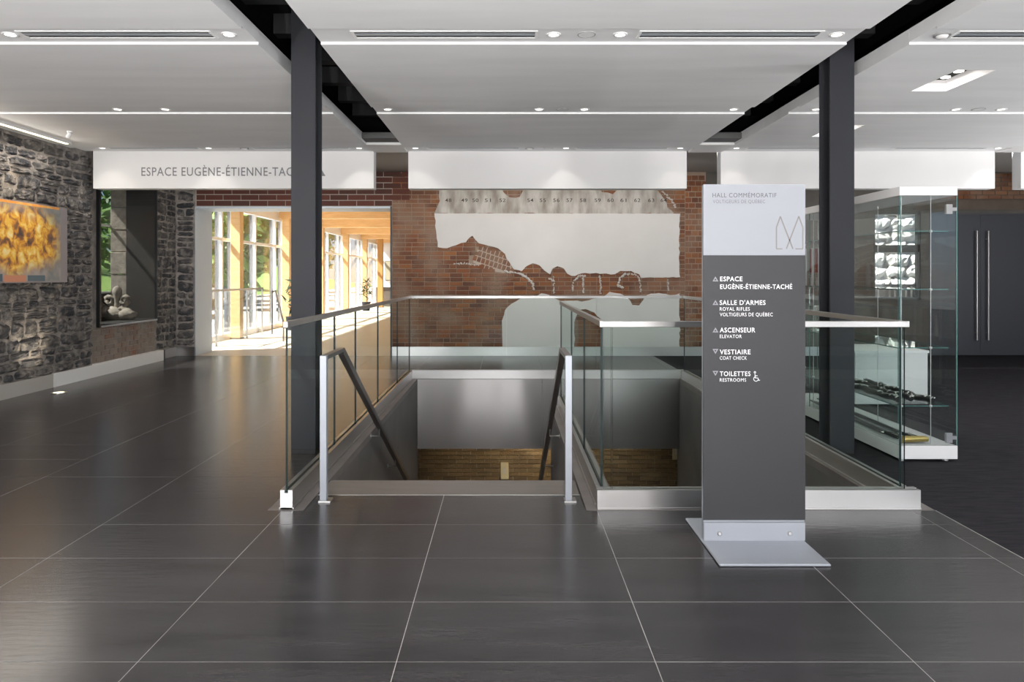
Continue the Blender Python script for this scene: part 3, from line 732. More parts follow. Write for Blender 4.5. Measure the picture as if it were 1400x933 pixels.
sc_ = n.new('ShaderNodeVectorMath'); sc_.operation = 'MULTIPLY'; sc_.inputs[1].default_value = (0, 1.15, 2.5); L.new(ds.outputs[0], sc_.inputs[0])
ln = n.new('ShaderNodeVectorMath'); ln.operation = 'LENGTH'; L.new(sc_.outputs[0], ln.inputs[0])
ad = n.new('ShaderNodeMath'); ad.operation = 'MULTIPLY_ADD'; ad.inputs[1].default_value = 0.9; L.new(n2.outputs['Fac'], ad.inputs[0]); L.new(ln.outputs['Value'], ad.inputs[2])
rm = n.new('ShaderNodeMapRange'); rm.inputs[1].default_value = 1.15; rm.inputs[2].default_value = 1.6; L.new(ad.outputs[0], rm.inputs[0])
mx = n.new('ShaderNodeMix'); mx.data_type = 'RGBA'; L.new(rm.outputs[0], mx.inputs[0]); L.new(r1.outputs[0], mx.inputs[6]); L.new(r2.outputs[0], mx.inputs[7]); L.new(mx.outputs[2], pb.inputs['Base Color'])
MATS['abstract'] = ap
build('painted_field', B(-5.430, -5.4285, AY0, AY1 - 0.13, AZ0 + 0.02, AZ1 - 0.035), ap, art)
build('ribbon', B(-5.430, -5.4280, AY0, AY1 - 0.16, AZ1 - 0.035, AZ1 - 0.008), mat('ribbon_orange', (0.70, 0.27, 0.05), 0.5, var=((0.8, 0.45, 0.12), 14, 4)), art)
build('caption_block', B(-5.4285, -5.4275, 7.60, 7.95, AZ0 + 0.012, AZ0 + 0.085), mat('salmon_block', (0.55, 0.24, 0.15), 0.5), art)
build('caption_block', B(-5.4285, -5.4275, 7.10, 7.58, AZ0 + 0.02, AZ0 + 0.10), mat('slate_block', (0.09, 0.13, 0.16), 0.5), art)
build('caption_block', B(-5.4285, -5.4275, 7.98, 8.28, AZ0 + 0.02, AZ0 + 0.085), MATS['slate_block'], art)
for yy in (AY0 + .2, AY1 - .2):
    for zz in (AZ0 + .1, AZ1 - .1): build('standoff', MB().lathe([(0.012, 0), (0.012, 0.06)], (-5.505, yy, zz), 8, axis='X'), INOX, art)

# ------------------------------------------------------------------ fleur-de-lis stone in the niche
fs_ = empty('carved_finial', (-6.03, 10.93, NZ0)); tag(fs_, 'weathered carved stone fleur-de-lis standing on the niche floor', 'sculpture')
fx, fy, fz = -6.03, 10.93, NZ0
m = MB(); m.blob((fx - 0.02, fy, fz + 0.09), (0.24, 0.16, 0.13), 14, 8, jit=.5).blob((fx + 0.12, fy - 0.02, fz + 0.07), (0.16, 0.13, 0.11), 12, 8, jit=.5).blob((fx - 0.16, fy, fz + 0.10), (0.12, 0.14, 0.12), 12, 8, jit=.4)
build('base_block', place(m, lambda v: (v[0], v[1], max(v[2], NZ0 + 0.001))), SANDST, fs_)
build('petal', MB().lathe([(0.02, 0.12), (0.05, 0.18), (0.04, 0.25), (0.042, 0.32), (0.066, 0.40), (0.070, 0.45), (0.05, 0.50), (0.018, 0.525), (0.004, 0.53)], (fx, fy - 0.03, fz), 12), SANDST, fs_)
for s_ in (-1, 1):
    ct = Vector((fx + s_ * 0.115, fy - 0.03, fz + 0.29))
    sp = [ct + Vector((0.075 * (1 - t / 14) * math.cos(t * .62 + (0 if s_ > 0 else math.pi) ), -0.002 * t, 0.085 * (1 - t / 14) * math.sin(t * .62 * s_ + (0 if s_ > 0 else math.pi)))) for t in range(12)]
    sp = [Vector((fx + s_ * 0.02, fy - .02, fz + 0.17)), Vector((fx + s_ * 0.09, fy - .02, fz + 0.20))] + sp
    build('scroll', MB().tube(sp, [0.03, 0.036] + [0.04 - 0.0016 * k for k in range(12)], 8), SANDST, fs_)
build('tie_band', B(fx - 0.08, fx + 0.08, fy - 0.10, fy + 0.03, fz + 0.155, fz + 0.185), SANDST, fs_, bevel=0.008)

# ------------------------------------------------------------------ floor uplight by the stone wall
ul = empty('floor_uplight', (-5.19, 8.16, 0)); tag(ul, 'round steel uplight set in the floor tiles beneath the art panel', 'light')
build('ring', MB().lathe([(0.085, 0.0005), (0.085, 0.006), (0.062, 0.008), (0.060, 0.003)], (-5.19, 8.16, 0), 24), INOX, ul)
build('lens', MB().lathe([(0.060, 0.001), (0.060, 0.004)], (-5.19, 8.16, 0), 24), mat('uplight_lens', (0.9, 0.85, 0.7), 0.3, emit=((1, 0.85, 0.6), 3)), ul)
sp = light('uplight_lamp', 'SPOT', (-5.19, 8.16, 0.03), 40, (1, 0.87, 0.66), spot_size=R(75), spot_blend=0.8, shadow_soft_size=0.04); sp.rotation_euler = Vector((-0.33, 0, 1)).to_track_quat('-Z', 'Y').to_euler()
sp.parent = ul; sp.location = (0, 0, 0.03)

# unseen uplights added as ceiling fill, copied from the one by the wall
def floor_uplight(x, y, watt, label):
    c = ul.copy(); COL.objects.link(c); c.location = (x, y, 0); tag(c, label, 'light', 'added ceiling-fill uplights')
    for ch in ul.children:
        if ch.type == 'MESH': d = ch.copy(); COL.objects.link(d); d.parent = c
    l = light('uplight_lamp', 'AREA', (0, 0, 0.012), watt, (1.0, 0.985, 0.965), (R(180), 0, 0), shape='DISK', size=0.12); l.parent = c
for y in (-4.4, -1.7):
    for x in (-4.0, -1.4, 1.2): floor_uplight(x, y, 270, 'added steel uplight in the hall floor, brightening the ceiling')
for y in (4.6, 7.6): floor_uplight(8.3, y, 75, 'added steel uplight in the dark carpet, brightening the ceiling')

# ------------------------------------------------------------------ display case
CX0, CX1, CY0, CY1, CZ1 = 2.865, 3.288, 5.137, 7.45, 2.01
case = empty('display_case', ((CX0 + CX1) / 2, (CY0 + CY1) / 2, 0)); tag(case, 'tall glass display case with white base and top beside the column', 'display case')
build('base', B(CX0, CX1, CY0, CY1, 0.02, 0.118), WHITE, case, bevel=0.002)
build('top', B(CX0, CX1, CY0, CY1, 1.945, CZ1), WHITE, case, bevel=0.002)
for x, y in ((CX0 + .04, CY0 + .05), (CX1 - .06, CY0 + .05), (CX0 + .04, CY1 - .05), (CX1 - .06, CY1 - .05)): build('foot', MB().lathe([(0.02, -0.001), (0.02, 0.02)], (x, y, 0), 10), INOX, case)
fcx, fcy = [1, 1, 0, 1, 0, 1], [1, 1, 1, 0, 1, 0]
build('glass_panel', B(CX0 + .009, CX1 - .009, CY0 + .002, CY0 + .009, .118, 1.945, faces=fcx), [CASEG, CEDGE], case)
build('glass_panel', B(CX0 + .009, CX1 - .009, CY1 - .009, CY1 - .002, .118, 1.945, faces=fcx), [CASEG, CEDGE], case)
for xa in (CX0 + .002, CX1 - .009):
    for k in range(3):
        L3 = (CY1 - CY0) / 3; build('glass_panel', B(xa, xa + .007, CY0 + k * L3 + .001, CY0 + (k + 1) * L3 - .002, .118, 1.945, faces=fcy), [CASEG, CEDGE], case)
SHZ = (1.6875, 1.258, 0.827, 0.397)
for zz in SHZ: build('shelf', B(CX0 + .015, CX1 - .03, CY0 + .06, CY1 - .06, zz - .004, zz + .004, faces=[0, 0, 1, 1, 1, 1]), [CASEG, CEDGE], case)
for yy in (CY0 + .06, CY0 + .80, CY0 + 1.55, CY1 - .06):
    for xx in (CX0 + .045, CX0 + .262):
        rd = build('rod', MB().tube([(xx, yy, .118), (xx, yy, 1.945)], 0.003, 6), INOX, case)
        for zz in SHZ: build('shelf_clip', MB().lathe([(0.010, -.008), (0.012, 0), (0.010, .008)], (xx, yy, zz), 10), INOX, rd)
for zz in (1.845, 0.175): build('hinge', MB().box(CX1 - .085, CX1 - .04, CY0 - .004, CY0 + .014, zz - .035, zz + .035).box(CX1 - .04, CX1 - .006, CY0 + .0, CY0 + .02, zz - .012, zz + .012), INOX, case)

def spread(pts, rad): return MB().tube(pts, rad, 8)
DK = mat('black_leather', (0.012, 0.012, 0.013), 0.4); SV = mat('silver_fittings', (0.7, 0.68, 0.64), 0.25, 1.0); BR = mat('brass', (0.62, 0.46, 0.16), 0.3, 1.0); RD = mat('dark_red_ribbon', (0.25, 0.03, 0.04), 0.7)
# belts with silver studs on the lower shelf
for i, (x, y0, y1, wv) in enumerate(((2.945, 5.30, 6.35, .014), (3.055, 5.35, 6.75, .016), (3.165, 5.26, 6.20, .014))):
    b = empty('studded_belt', (x, (y0 + y1) / 2, SHZ[3] + .004)); tag(b, 'coiled black leather belt with silver studs on the lowest glass shelf', 'belt', 'studded belts in the display case')
    pts = [(x + wv * math.sin(k * .9 + i), y0 + (y1 - y0) * k / 16, SHZ[3] + 0.030 + 0.006 * math.sin(k * 1.7)) for k in range(17)]
    st_ = build('strap', MB().tube(pts, 0.024, 8), DK, b)
    mbs = MB()
    for k, p in enumerate(pts):
        if k % 8 < 5:
            for q in range(3): mbs.blob((p[0] - 0.015 + 0.015 * q, p[1] + random.uniform(-.02, .02), p[2] + 0.022 - .004 * abs(q - 1)), (0.010, 0.010, 0.008), 6, 4)
    build('studs', mbs, SV, st_, fix=False)
# swords lying on the base
for i, (x, y0, y1, zoff) in enumerate(((2.95, 5.32, 6.9, 0), (3.06, 5.28, 7.0, 0))):
    s_ = empty('sword', (x, y0, .118)); tag(s_, 'long sword with dark scabbard lying on the white case floor', 'sword', 'swords in the display case')
    build('scabbard', MB().tube([(x + 0.03 * math.sin(k * .25), y0 + .18 + (y1 - y0 - .18) * k / 8, .137) for k in range(9)], [0.016] * 8 + [0.008], 8), mat('scabbard_steel', (0.25, 0.25, 0.27), 0.3, 0.9), s_)
    build('grip', MB().tube([(x, y0, .138), (x, y0 + .17, .138)], 0.014, 8), DK, s_)
    build('guard', MB().tube([(x - 0.005, y0, .14), (x + .05, y0 + .06, .142), (x + .04, y0 + .15, .142), (x - .03, y0 + .18, .14)], 0.006, 6), SV, s_)
bb_ = empty('brass_tube', (3.02, 5.22, .118)); tag(bb_, 'short brass shell case lying at the end of the display case', 'brass object')
build('body', MB().tube([(2.93, 5.22, .146), (2.96, 5.22, .148), (3.10, 5.225, .148), (3.12, 5.225, .146)], [0.026, 0.027, 0.022, 0.018], 12), BR, bb_)
build('rim', MB().tube([(2.922, 5.22, .146), (2.93, 5.22, .146)], 0.028, 12), BR, bb_)
# medal ribbons hanging at the far shelves, black badges, trophies
for i in range(5):
    y = 6.45 + 0.14 * i; md = empty('medal', (2.96, y, SHZ[1] + .004)); tag(md, 'medal hanging from a dark red ribbon in the display case', 'medal', 'medals in the display case')
    build('ribbon', B(2.955, 2.961, y - .022, y + .022, SHZ[1] + .13, SHZ[1] + .36), RD, md)
    build('stand', B(2.962, 2.972, y - .03, y + .03, SHZ[1] + .004, SHZ[1] + .37), mat('grey_card', (0.5, 0.5, 0.5), 0.7), md)
    build('disc', MB().lathe([(0.022, -.003), (0.022, .002)], (2.957, y, SHZ[1] + .105), 14, axis='X'), SV, md)
for i, (z_, y) in enumerate(((SHZ[0] + .004, 6.65), (.118, 6.62))):
    bg_ = empty('mounted_badge', (2.97, y, z_)); tag(bg_, ('black regimental badge on a clear stand on the top glass shelf', 'black regimental badge on a clear stand on the case floor')[i], 'badge')
    build('plate', B(2.968, 2.974, y - .07, y + .07, z_, z_ + .20), mat('pale_card', (0.65, 0.67, 0.66), 0.5), bg_)
    build('emblem', MB().box(2.962, 2.967, y - .04, y + .04, z_ + .09, z_ + .11).box(2.962, 2.967, y - .035, y - .02, z_ + .06, z_ + .15).box(2.962, 2.967, y + .02, y + .035, z_ + .06, z_ + .15), DK, bg_)
for i in range(2):
    y = 6.5 + .32 * i; tr = empty('silver_cup', (2.98, y, SHZ[2] + .004)); tag(tr, 'small silver trophy cup on the middle glass shelf', 'trophy', 'silver cups in the display case')
    build('foot', MB().lathe([(.045, 0), (.045, .012), (.014, .025), (.010, .09)], (2.98, y, SHZ[2] + .004), 14), SV, tr)
    build('bowl', MB().lathe([(.010, .09), (.04, .12), (.055, .19), (.06, .24)], (2.98, y, SHZ[2] + .004), 14), SV, tr)

# white plinth standing further back on the carpet
pl = empty('white_plinth', (3.98, 7.6, 0)); tag(pl, 'low white exhibition plinth on the dark carpet behind the display case', 'plinth')
build('body', B(3.60, 4.35, 7.28, 7.95, 0.03, 0.56), WHITE, pl, bevel=0.003); build('toe_kick', B(3.63, 4.32, 7.31, 7.92, 0, 0.03), BLACK, pl); build('top', B(3.59, 4.36, 7.27, 7.96, 0.56, 0.585), TRIMW, pl)

# ------------------------------------------------------------------ double door, far window
door = tag(empty('door_1', ((DRX0 + DRX1) / 2, YB, 0)), kind='structure')
xm = (wx(1333) + wx(1348.5)) / 2
for a, b, hx in ((DRX0 + .05, xm - .002, wx(1333)), (xm + .002, DRX1 - .05, wx(1348.5))):
    lf = build('door_leaf', B(a, b, YB + 0.01, YB + 0.06, 0.008, DRZ - 0.03), DOORG, door)
    hn = MB().tube([(hx, YB - 0.055, wz(465)), (hx, YB - 0.055, wz(316))], 0.015, 10)
    for zz in (wz(327), wz(455)): hn.tube([(hx, YB - .055, zz), (hx, YB + .01, zz)], 0.011, 8)
    build('pull_handle', hn, INOX, lf)
build('door_frame', MB().box(DRX0, DRX0 + .05, YB, YB + .1, 0, DRZ).box(DRX1 - .05, DRX1, YB, YB + .1, 0, DRZ).box(DRX0, DRX1, YB, YB + .1, DRZ - .03, DRZ), DOORG, door)
build('door_backing', B(DRX0, DRX1, YB + .1, YB + .13, 0, DRZ), BLACK, door)
wn = tag(empty('window_2', ((WX0 + WX1) / 2, YB + .1, WZ0)), kind='structure')
DM = mat('dark_window_frame', (0.06, 0.07, 0.07), 0.4)
build('window_frame', MB().box(WX0, WX0 + .04, YB + .02, YB + .1, WZ0, WZ1).box(WX1 - .04, WX1, YB + .02, YB + .1, WZ0, WZ1).box(WX0, WX1, YB + .02, YB + .1, WZ1 - .04, WZ1).box(WX0, WX1, YB + .02, YB + .1, WZ0, WZ0 + .04), DM, wn)
build('transom', B(WX0, WX1, YB + .02, YB + .1, wz(345), wz(335)), DM, wn)
build('pane', B(WX0 + .04, WX1 - .04, YB + .055, YB + .061, WZ0 + .04, wz(345)), PANE, wn); build('pane', B(WX0 + .04, WX1 - .04, YB + .055, YB + .061, wz(335), WZ1 - .04), PANE, wn)
rd_ = empty('baluster_fence', (6.9, 13.0, -.1)); tag(rd_, 'white ribbed baluster fence standing outside the far window', 'fence')
for k in range(13): build('baluster', B(6.36 + k * .1, 6.42 + k * .1, 12.95, 13.05, -.1, 1.16), WHITE, rd_)
build('rail', B(6.3, 7.7, 12.94, 13.06, 1.16, 1.2), WHITE, rd_)
tag(build('ground_terrace', B(4.5, 9.6, YT, 14.0, -.3, -.1), WHITE, fix=False), kind='structure')
xs_ = tag(build('wall_exterior', B(5.0, 9.5, 14.0, 14.4, -0.05, 4.0), mat('pale_mortar_out', (0.6, 0.58, 0.55), 0.9), fix=False), kind='structure')
ws_ = mat('white_ashlar', (0.82, 0.81, 0.79), 0.9, bump=(10, 0.8, 5))
z = 0.6; r = 0
while z < 3.6:
    u = 5.6 - .2 * (r % 2)
    while u < 9.2:
        L_ = random.uniform(.38, .6); build('ashlar_block', place(stone_mb(L_ - .015, .225, .05, int(u * 100 + z * 1000), 6, 3), lambda v: (u + L_ / 2 + v[0], 14.0 + v[1], z + .12 + v[2])), ws_, xs_); u += L_
    z += .24; r += 1

# ------------------------------------------------------------------ ceiling fixtures
ZB = ZC + 0.018
dl = empty('downlight', (0, 0, ZB)); tag(dl, 'small round recessed downlight glowing in a ceiling service band', 'light', 'recessed ceiling downlights')
build('trim_ring', MB().lathe([(0.05, 0), (0.05, -0.004), (0.036, -0.006), (0.034, -0.001)], (0, 0, ZB), 20), TRIMW, dl)
build('lens', MB().lathe([(0.034, -0.001), (0.034, -0.003)], (0, 0, ZB), 16), LAMP, dl)
spots = [(14, 0), (313, 0), (757, 0), (848, 0), (1144, 0), (161, 1), (226, 1), (530, 1), (737, 1), (799, 1), (1003, 1), (1102, 1), (1307, 1), (1369, 1),
         (140, 2), (285, 2), (491, 2), (568, 2), (774, 2), (930, 2), (1007, 2), (1365, 2)]
YR = [4.78, 6.93, 9.03]
first = True
for px, rrow in spots:
    Y = YR[rrow]; X = wx(px, Y)
    if rrow == 2: X = max(X, -5.3)
    if px == 1102: X += 0.1
    if first: dl.location = (X, Y, ZB); WLOC[dl.name] = Vector((X, Y, ZB)); o = dl; first = False
    else:
        o = dl.copy(); COL.objects.link(o); o.location = (X, Y, ZB)
        for ch in dl.children: c = ch.copy(); COL.objects.link(c); c.parent = o
    bay = 'beside the stone wall' if X < -1.5 else ('over the stairwell' if X < 2.5 else 'over the display case')
    tag(o, 'small glowing ceiling downlight %s, bay %s' % (('in front of the columns', 'behind the columns', 'along the white fascia')[rrow], bay), group='recessed ceiling downlights')
    e = {0: 26, 1: 26, 2: 0.18}[rrow]
    l = light('downlight_lamp', 'SPOT', (0, 0, -0.01), e, (1, 0.94, 0.86), spot_size=R(95), spot_blend=0.9, shadow_soft_size=0.04); l.parent = o
# linear wall washers above the fascia, lighting the back wall
for i, (x0, x1, en) in enumerate(((-1.35, 2.45, 40), (3.4, 6.6, 14), (-5.2, -2.1, 18))):
    ww_ = empty('wall_washer', ((x0 + x1) / 2, 10.35, 3.12)); tag(ww_, ('linear wall washer above the fascia lighting the plastered brick wall', 'linear wall washer above the fascia near the double door', 'linear wall washer above the lettered fascia lighting the passage brick')[i], 'light')
    build('housing', B(x0, x1, 10.32, 10.38, 3.085, 3.12), MATS['device_grey'] if 'device_grey' in MATS else mat('device_grey', (0.3, 0.3, 0.3), 0.5), ww_)
    build('lens', B(x0 + .01, x1 - .01, 10.335, 10.38, 3.080, 3.085), LAMP, ww_)
    l = light('washer_lamp', 'AREA', (0, 0.0, -0.05), en, (1, 0.95, 0.88), shape='RECTANGLE', size=x1 - x0, size_y=.06); l.rotation_euler = (R(35), 0, 0); l.parent = ww_
# small ceiling devices
for px, rrow in ((334, 2), (724, 2), (1288, 0)):
    Y = YR[rrow]; X = wx(px, Y); sd = empty('smoke_detector', (X, Y, ZB)); tag(sd, 'small dark-rimmed smoke detector on the ceiling ' + {334: 'above the lettered fascia', 724: 'above the blank middle fascia', 1288: 'beside a slot diffuser over the carpet'}[px], 'detector', 'ceiling smoke detectors')
    build('base', MB().lathe([(0.055, 0), (0.055, -0.012)], (X, Y, ZB), 18), mat('device_grey', (0.3, 0.3, 0.3), 0.5), sd); build('sensor', MB().lathe([(0.04, -0.012), (0.03, -0.028), (0.012, -0.03)], (X, Y, ZB), 18), WHITE, sd)
for px, rrow in ((802, 0), (769, 1), (1338, 1), (750, 2)):
    Y = YR[rrow]; X = wx(px, Y); sd = empty('ceiling_speaker', (X, Y, ZB)); tag(sd, 'flush round ceiling speaker ' + {802: 'between two downlights and the long slot diffusers', 769: 'over the stairwell in the band behind the columns', 1338: 'over the carpet in the band behind the columns', 750: 'close against the blank middle fascia'}[px], 'speaker', 'round ceiling speakers')
    build('rim', MB().lathe([(0.062, 0), (0.062, -0.004), (0.055, -0.004), (0.055, -0.001)], (X, Y, ZB), 24), mat('speaker_rim', (0.4, 0.4, 0.4), 0.5), sd); build('grille', MB().lathe([(0.054, 0), (0.054, -0.0025)], (X, Y, ZB), 24), CEIL, sd)
DKS = mat('diffuser_slot', (0.012, 0.012, 0.012), 0.8)
def diffuser(x0, x1, Y, label, w=0.15):
    dfz = ZB; d = empty('slot_diffuser', ((x0 + x1) / 2, Y, dfz)); tag(d, label, 'air vent', 'linear slot diffusers')
    build('frame', MB().box(x0, x1, Y - w / 2, Y - w / 2 + .018, dfz - .006, dfz).box(x0, x1, Y + w / 2 - .018, Y + w / 2, dfz - .006, dfz).box(x0, x0 + .018, Y - w / 2 + .018, Y + w / 2 - .018, dfz - .006, dfz).box(x1 - .018, x1, Y - w / 2 + .018, Y + w / 2 - .018, dfz - .006, dfz), TRIMW, d)
    build('slot', B(x0 + .018, x1 - .018, Y - w / 2 + .018, Y + w / 2 - .018, dfz - .001, dfz), DKS, d)
    build('blade', B(x0 + .02, x1 - .02, Y - .02, Y + .022, dfz - .005, dfz - .001), ALU, d)
for x0, x1, rr, lab in ((30, 293, 0, 'long linear slot diffuser in the near ceiling band by the stone wall'), (482, 735, 0, 'long linear slot diffuser in the near ceiling band above the stair entrance'), (872, 1122, 0, 'long linear slot diffuser in the near ceiling band above the sign totem'),
                        (1303, 1560, 0, 'long linear slot diffuser in the near ceiling band over the dark carpet'), (148, 272, 2, 'thin slot diffuser above the lettered fascia near the niche'), (345, 478, 2, 'thin slot diffuser above the lettered fascia beside the column'),
                        (583, 711, 2, 'thin slot diffuser above the blank middle fascia nearer the lettered one'), (787, 914, 2, 'thin slot diffuser above the blank middle fascia nearer the sign totem'), (1021, 1150, 2, 'thin slot diffuser above the fascia behind the column by the display case'), (1223, 1350, 2, 'thin slot diffuser above the fascia near the double door')):
    Y = YR[rr]; diffuser(wx(x0, Y), wx(x1, Y), Y, lab)
for hx0, hx1, hy0, hy1 in HOLES:
    rb = empty('recessed_light_box', ((hx0 + hx1) / 2, (hy0 + hy1) / 2, ZC + .01)); tag(rb, ('white recessed ceiling box with twin spotlights over the display case', 'white recessed ceiling box with twin spotlights nearer the fascia')[hy0 > 7], 'light', 'recessed twin light boxes')
    zt = ZC + .10
    build('box', MB().box(hx0, hx1, hy0, hy1, zt, zt + .01).box(hx0, hx0 + .004, hy0, hy1, ZC + .002, zt).box(hx1 - .004, hx1, hy0, hy1, ZC + .002, zt).box(hx0, hx1, hy0, hy0 + .004, ZC + .002, zt).box(hx0, hx1, hy1 - .004, hy1, ZC + .002, zt), WHITE, rb)
    build('black_plate', B(hx0 + .02, hx0 + .13, hy0 + .006, hy0 + .36, ZC + .022, ZC + .034), DKS, rb)
    for yy in (hy0 + .1, hy0 + .27):
        build('lamp', MB().lathe([(0.036, 0), (0.036, -.006), (0.028, -.008)], (hx0 + .075, yy, ZC + .022), 16), LAMP, rb)
    l = light('box_lamp', 'AREA', (0.04, 0.1, 0.06), 3, (1, 0.95, 0.88), shape='RECTANGLE', size=.1, size_y=.4); l.parent = rb
wg = empty('added_grazer', (-5.30, 7.0, ZC - .03)); tag(wg, 'added linear light at the ceiling edge, brightening the rubble stone wall', 'light')  # added strip light with no known fixture, lifts the stone wall
build('lens', B(-5.33, -5.29, 5.2, 8.5, ZC - .034, ZC - .029), MATS['uplight_lens'], wg)
l = light('grazer_fill', 'AREA', (0, -.15, -.01), 34, (1, 0.93, 0.83), shape='RECTANGLE', size=.04, size_y=3.3); l.rotation_euler = (0, R(-22), 0); l.parent = wg
# spotlight added to brighten the art panel
psl = empty('added_spot', (-4.9, 7.9, ZC)); tag(psl, 'small added ceiling spotlight brightening the art panel', 'light')
build('mount', MB().lathe([(0.03, 0), (0.03, -.02)], (-4.9, 7.9, ZC), 12), WHITE, psl); build('head', MB().tube([(-4.9, 7.9, ZC - .02), (-4.93, 7.9, ZC - .07)], 0.022, 10), WHITE, psl)
l = light('spot_fill', 'SPOT', (-0.05, 0, -0.1), 34, (1, 0.85, 0.62), spot_size=R(70), spot_blend=.8, shadow_soft_size=.02); l.rotation_euler = Vector((-0.55, -0.1, -0.85)).to_track_quat('-Z', 'Y').to_euler(); l.parent = psl

# lower level: wall washers and plates
for i, X in enumerate((-0.75, 0.45, 1.75)):
    wl = empty('soffit_lamp', (X, 11.75, -0.905)); tag(wl, 'round lamp under the slab washing the ochre brick wall with warm light', 'light', 'lower level soffit lamps')
    build('housing', MB().lathe([(0.06, 0), (0.06, -.012), (0.045, -.014)], (X, 11.75, -0.906), 16), TRIMW, wl); build('lens', MB().lathe([(0.044, -.014), (0.044, -.016)], (X, 11.75, -0.906), 16), LAMP, wl)
    l = light('soffit_bulb', 'SPOT', (0, 0, -0.03), (20, 75, 30)[i], (1, 0.84, 0.56), spot_size=R(150), spot_blend=.9, shadow_soft_size=.05); l.parent = wl
for px, py, w_, h_, lab in ((690, 644, 11, 24, 'pale switch plate on the ochre brick wall below the stairs'), (925, 618, 11, 22, 'cream wall plate on the ochre brick at the stairwell corner')):
    p_ = empty('wall_plate', (wx(px, 12.22), 12.22, wz(py, 12.22))); tag(p_, lab, 'wall plate')
    build('plate', B(wx(px - w_ / 2, 12.22), wx(px + w_ / 2, 12.22), 12.222, 12.237, wz(py + h_ / 2, 12.22), wz(py - h_ / 2, 12.22)), mat('cream_plate', (0.75, 0.68, 0.5), 0.5), p_, bevel=.004)
    build('switch', B(wx(px - 2, 12.22), wx(px + 2, 12.22), 12.216, 12.222, wz(py + 4, 12.22), wz(py - 4, 12.22)), WHITE, p_)

# ------------------------------------------------------------------ glazed corridor beyond the passage
tag(build('floor_corridor', B(-6.2, -1.2, YB, 34, -0.06, -0.002), CFLOOR, fix=False), kind='structure')
tag(build('wall_corridor', MB().box(-1.6, -1.4, YT, 34, 0, 4.2).box(-6.2, -1.4, 34, 34.2, 0, 4.2), WHITE, fix=False), kind='structure')
cc = tag(empty('ceiling_corridor', (-3.8, 22, 3.25)), kind='structure')
bd_ = None
for k in range(28):
    y0 = YT + 0.05 + k * 0.76
    if bd_ is None: bd_ = build('ceiling_board', B(-6.3, -1.4, y0, y0 + .745, 3.25, 3.29), GLULAM, cc)
    else: clone(bd_, (-3.85, y0 + .3725, 3.25), cc)
build('roof', B(-6.6, -1.4, YT, 34.2, 3.30, 3.5), WHITE, cc)
POSTS = [15.2, 18.62, 22.04, 25.46, 28.88, 32.3]
for i, y in enumerate(POSTS):
    tp = empty('timber_portal', (-5.82, y, 0)); tag(tp, 'blond laminated timber post and roof beam, %s from the stone passage wall' % ('first', 'second', 'third', 'fourth', 'fifth', 'sixth')[i], 'timber frame', 'timber frames in the glazed corridor')
    build('post', B(-5.92, -5.72, y - .10, y + .10, 0, 2.86), GLULAM, tp, bevel=.006); build('beam', B(-5.98, -1.62, y - .09, y + .09, 2.86, 3.245), GLULAM, tp, bevel=.006)
    build('shoe_plate', B(-5.93, -5.71, y - .11, y + .11, 0, .02), STEELG, tp)
cw = tag(empty('window_3', (-6.05, 22, 0)), kind='structure')
build('kerb', B(-6.12, -5.98, YT, 34, 0, .12), MULL, cw); build('head', B(-6.12, -5.98, YT, 34, 2.80, 3.25), MULL, cw); build('transom', B(-6.10, -6.0, YT, 34, 2.10, 2.16), MULL, cw)
my = sorted([p + d for p in [11.78] + POSTS for d in (-.36, .30, 1.62)]); my = [y for y in my if YT < y < 33.9]
mp_ = gp_ = None
for y in my:
    if mp_ is None:
        mp_ = build('mullion', B(-6.11, -5.99, y - .035, y + .035, .12, 2.80), MULL, cw); gp_ = build('gasket', B(-6.14, -6.085, y - .05, y - .036, .12, 2.80), MULLD, cw)
    else: clone(mp_, (-6.05, y, .12), cw); clone(gp_, (-6.1125, y - .043, .12), cw)
for a, b in zip(my, my[1:]): build('pane', B(-6.063, -6.055, a + .035, b - .035, .12, 2.80), PANE, cw)
# glass balustrade and handrail in the corridor
gb = empty('corridor_balustrade', (-5.55, 14.6, 0)); tag(gb, 'low glass balustrade with steel top rail inside the glazed corridor', 'balustrade')
build('glass_sheet', B(-5.62, -5.61, 13.0, 16.2, 0.02, 1.05), CASEG, gb); build('top_rail', B(-5.635, -5.595, 13.0, 16.2, 1.05, 1.09), INOX, gb)
for y in (13.6, 15.2, 16.15): build('post', B(-5.63, -5.60, y, y + .03, 0, 1.05), INOX, gb)
hr = empty('corridor_handrail', (-5.2, 16.6, 0)); tag(hr, 'sloping steel handrail on posts beyond the corridor balustrade', 'handrail')
build('rail', MB().tube([(-5.45, 16.3, .98), (-5.42, 16.5, 1.0), (-4.55, 14.4, .34), (-4.5, 14.3, .30)], .02, 8), INOXD, hr); build('post', MB().tube([(-5.45, 16.35, 0), (-5.45, 16.35, .99)], .018, 8), INOXD, hr); build('post', MB().tube([(-4.6, 14.5, 0), (-4.6, 14.5, .38)], .018, 8), INOXD, hr)
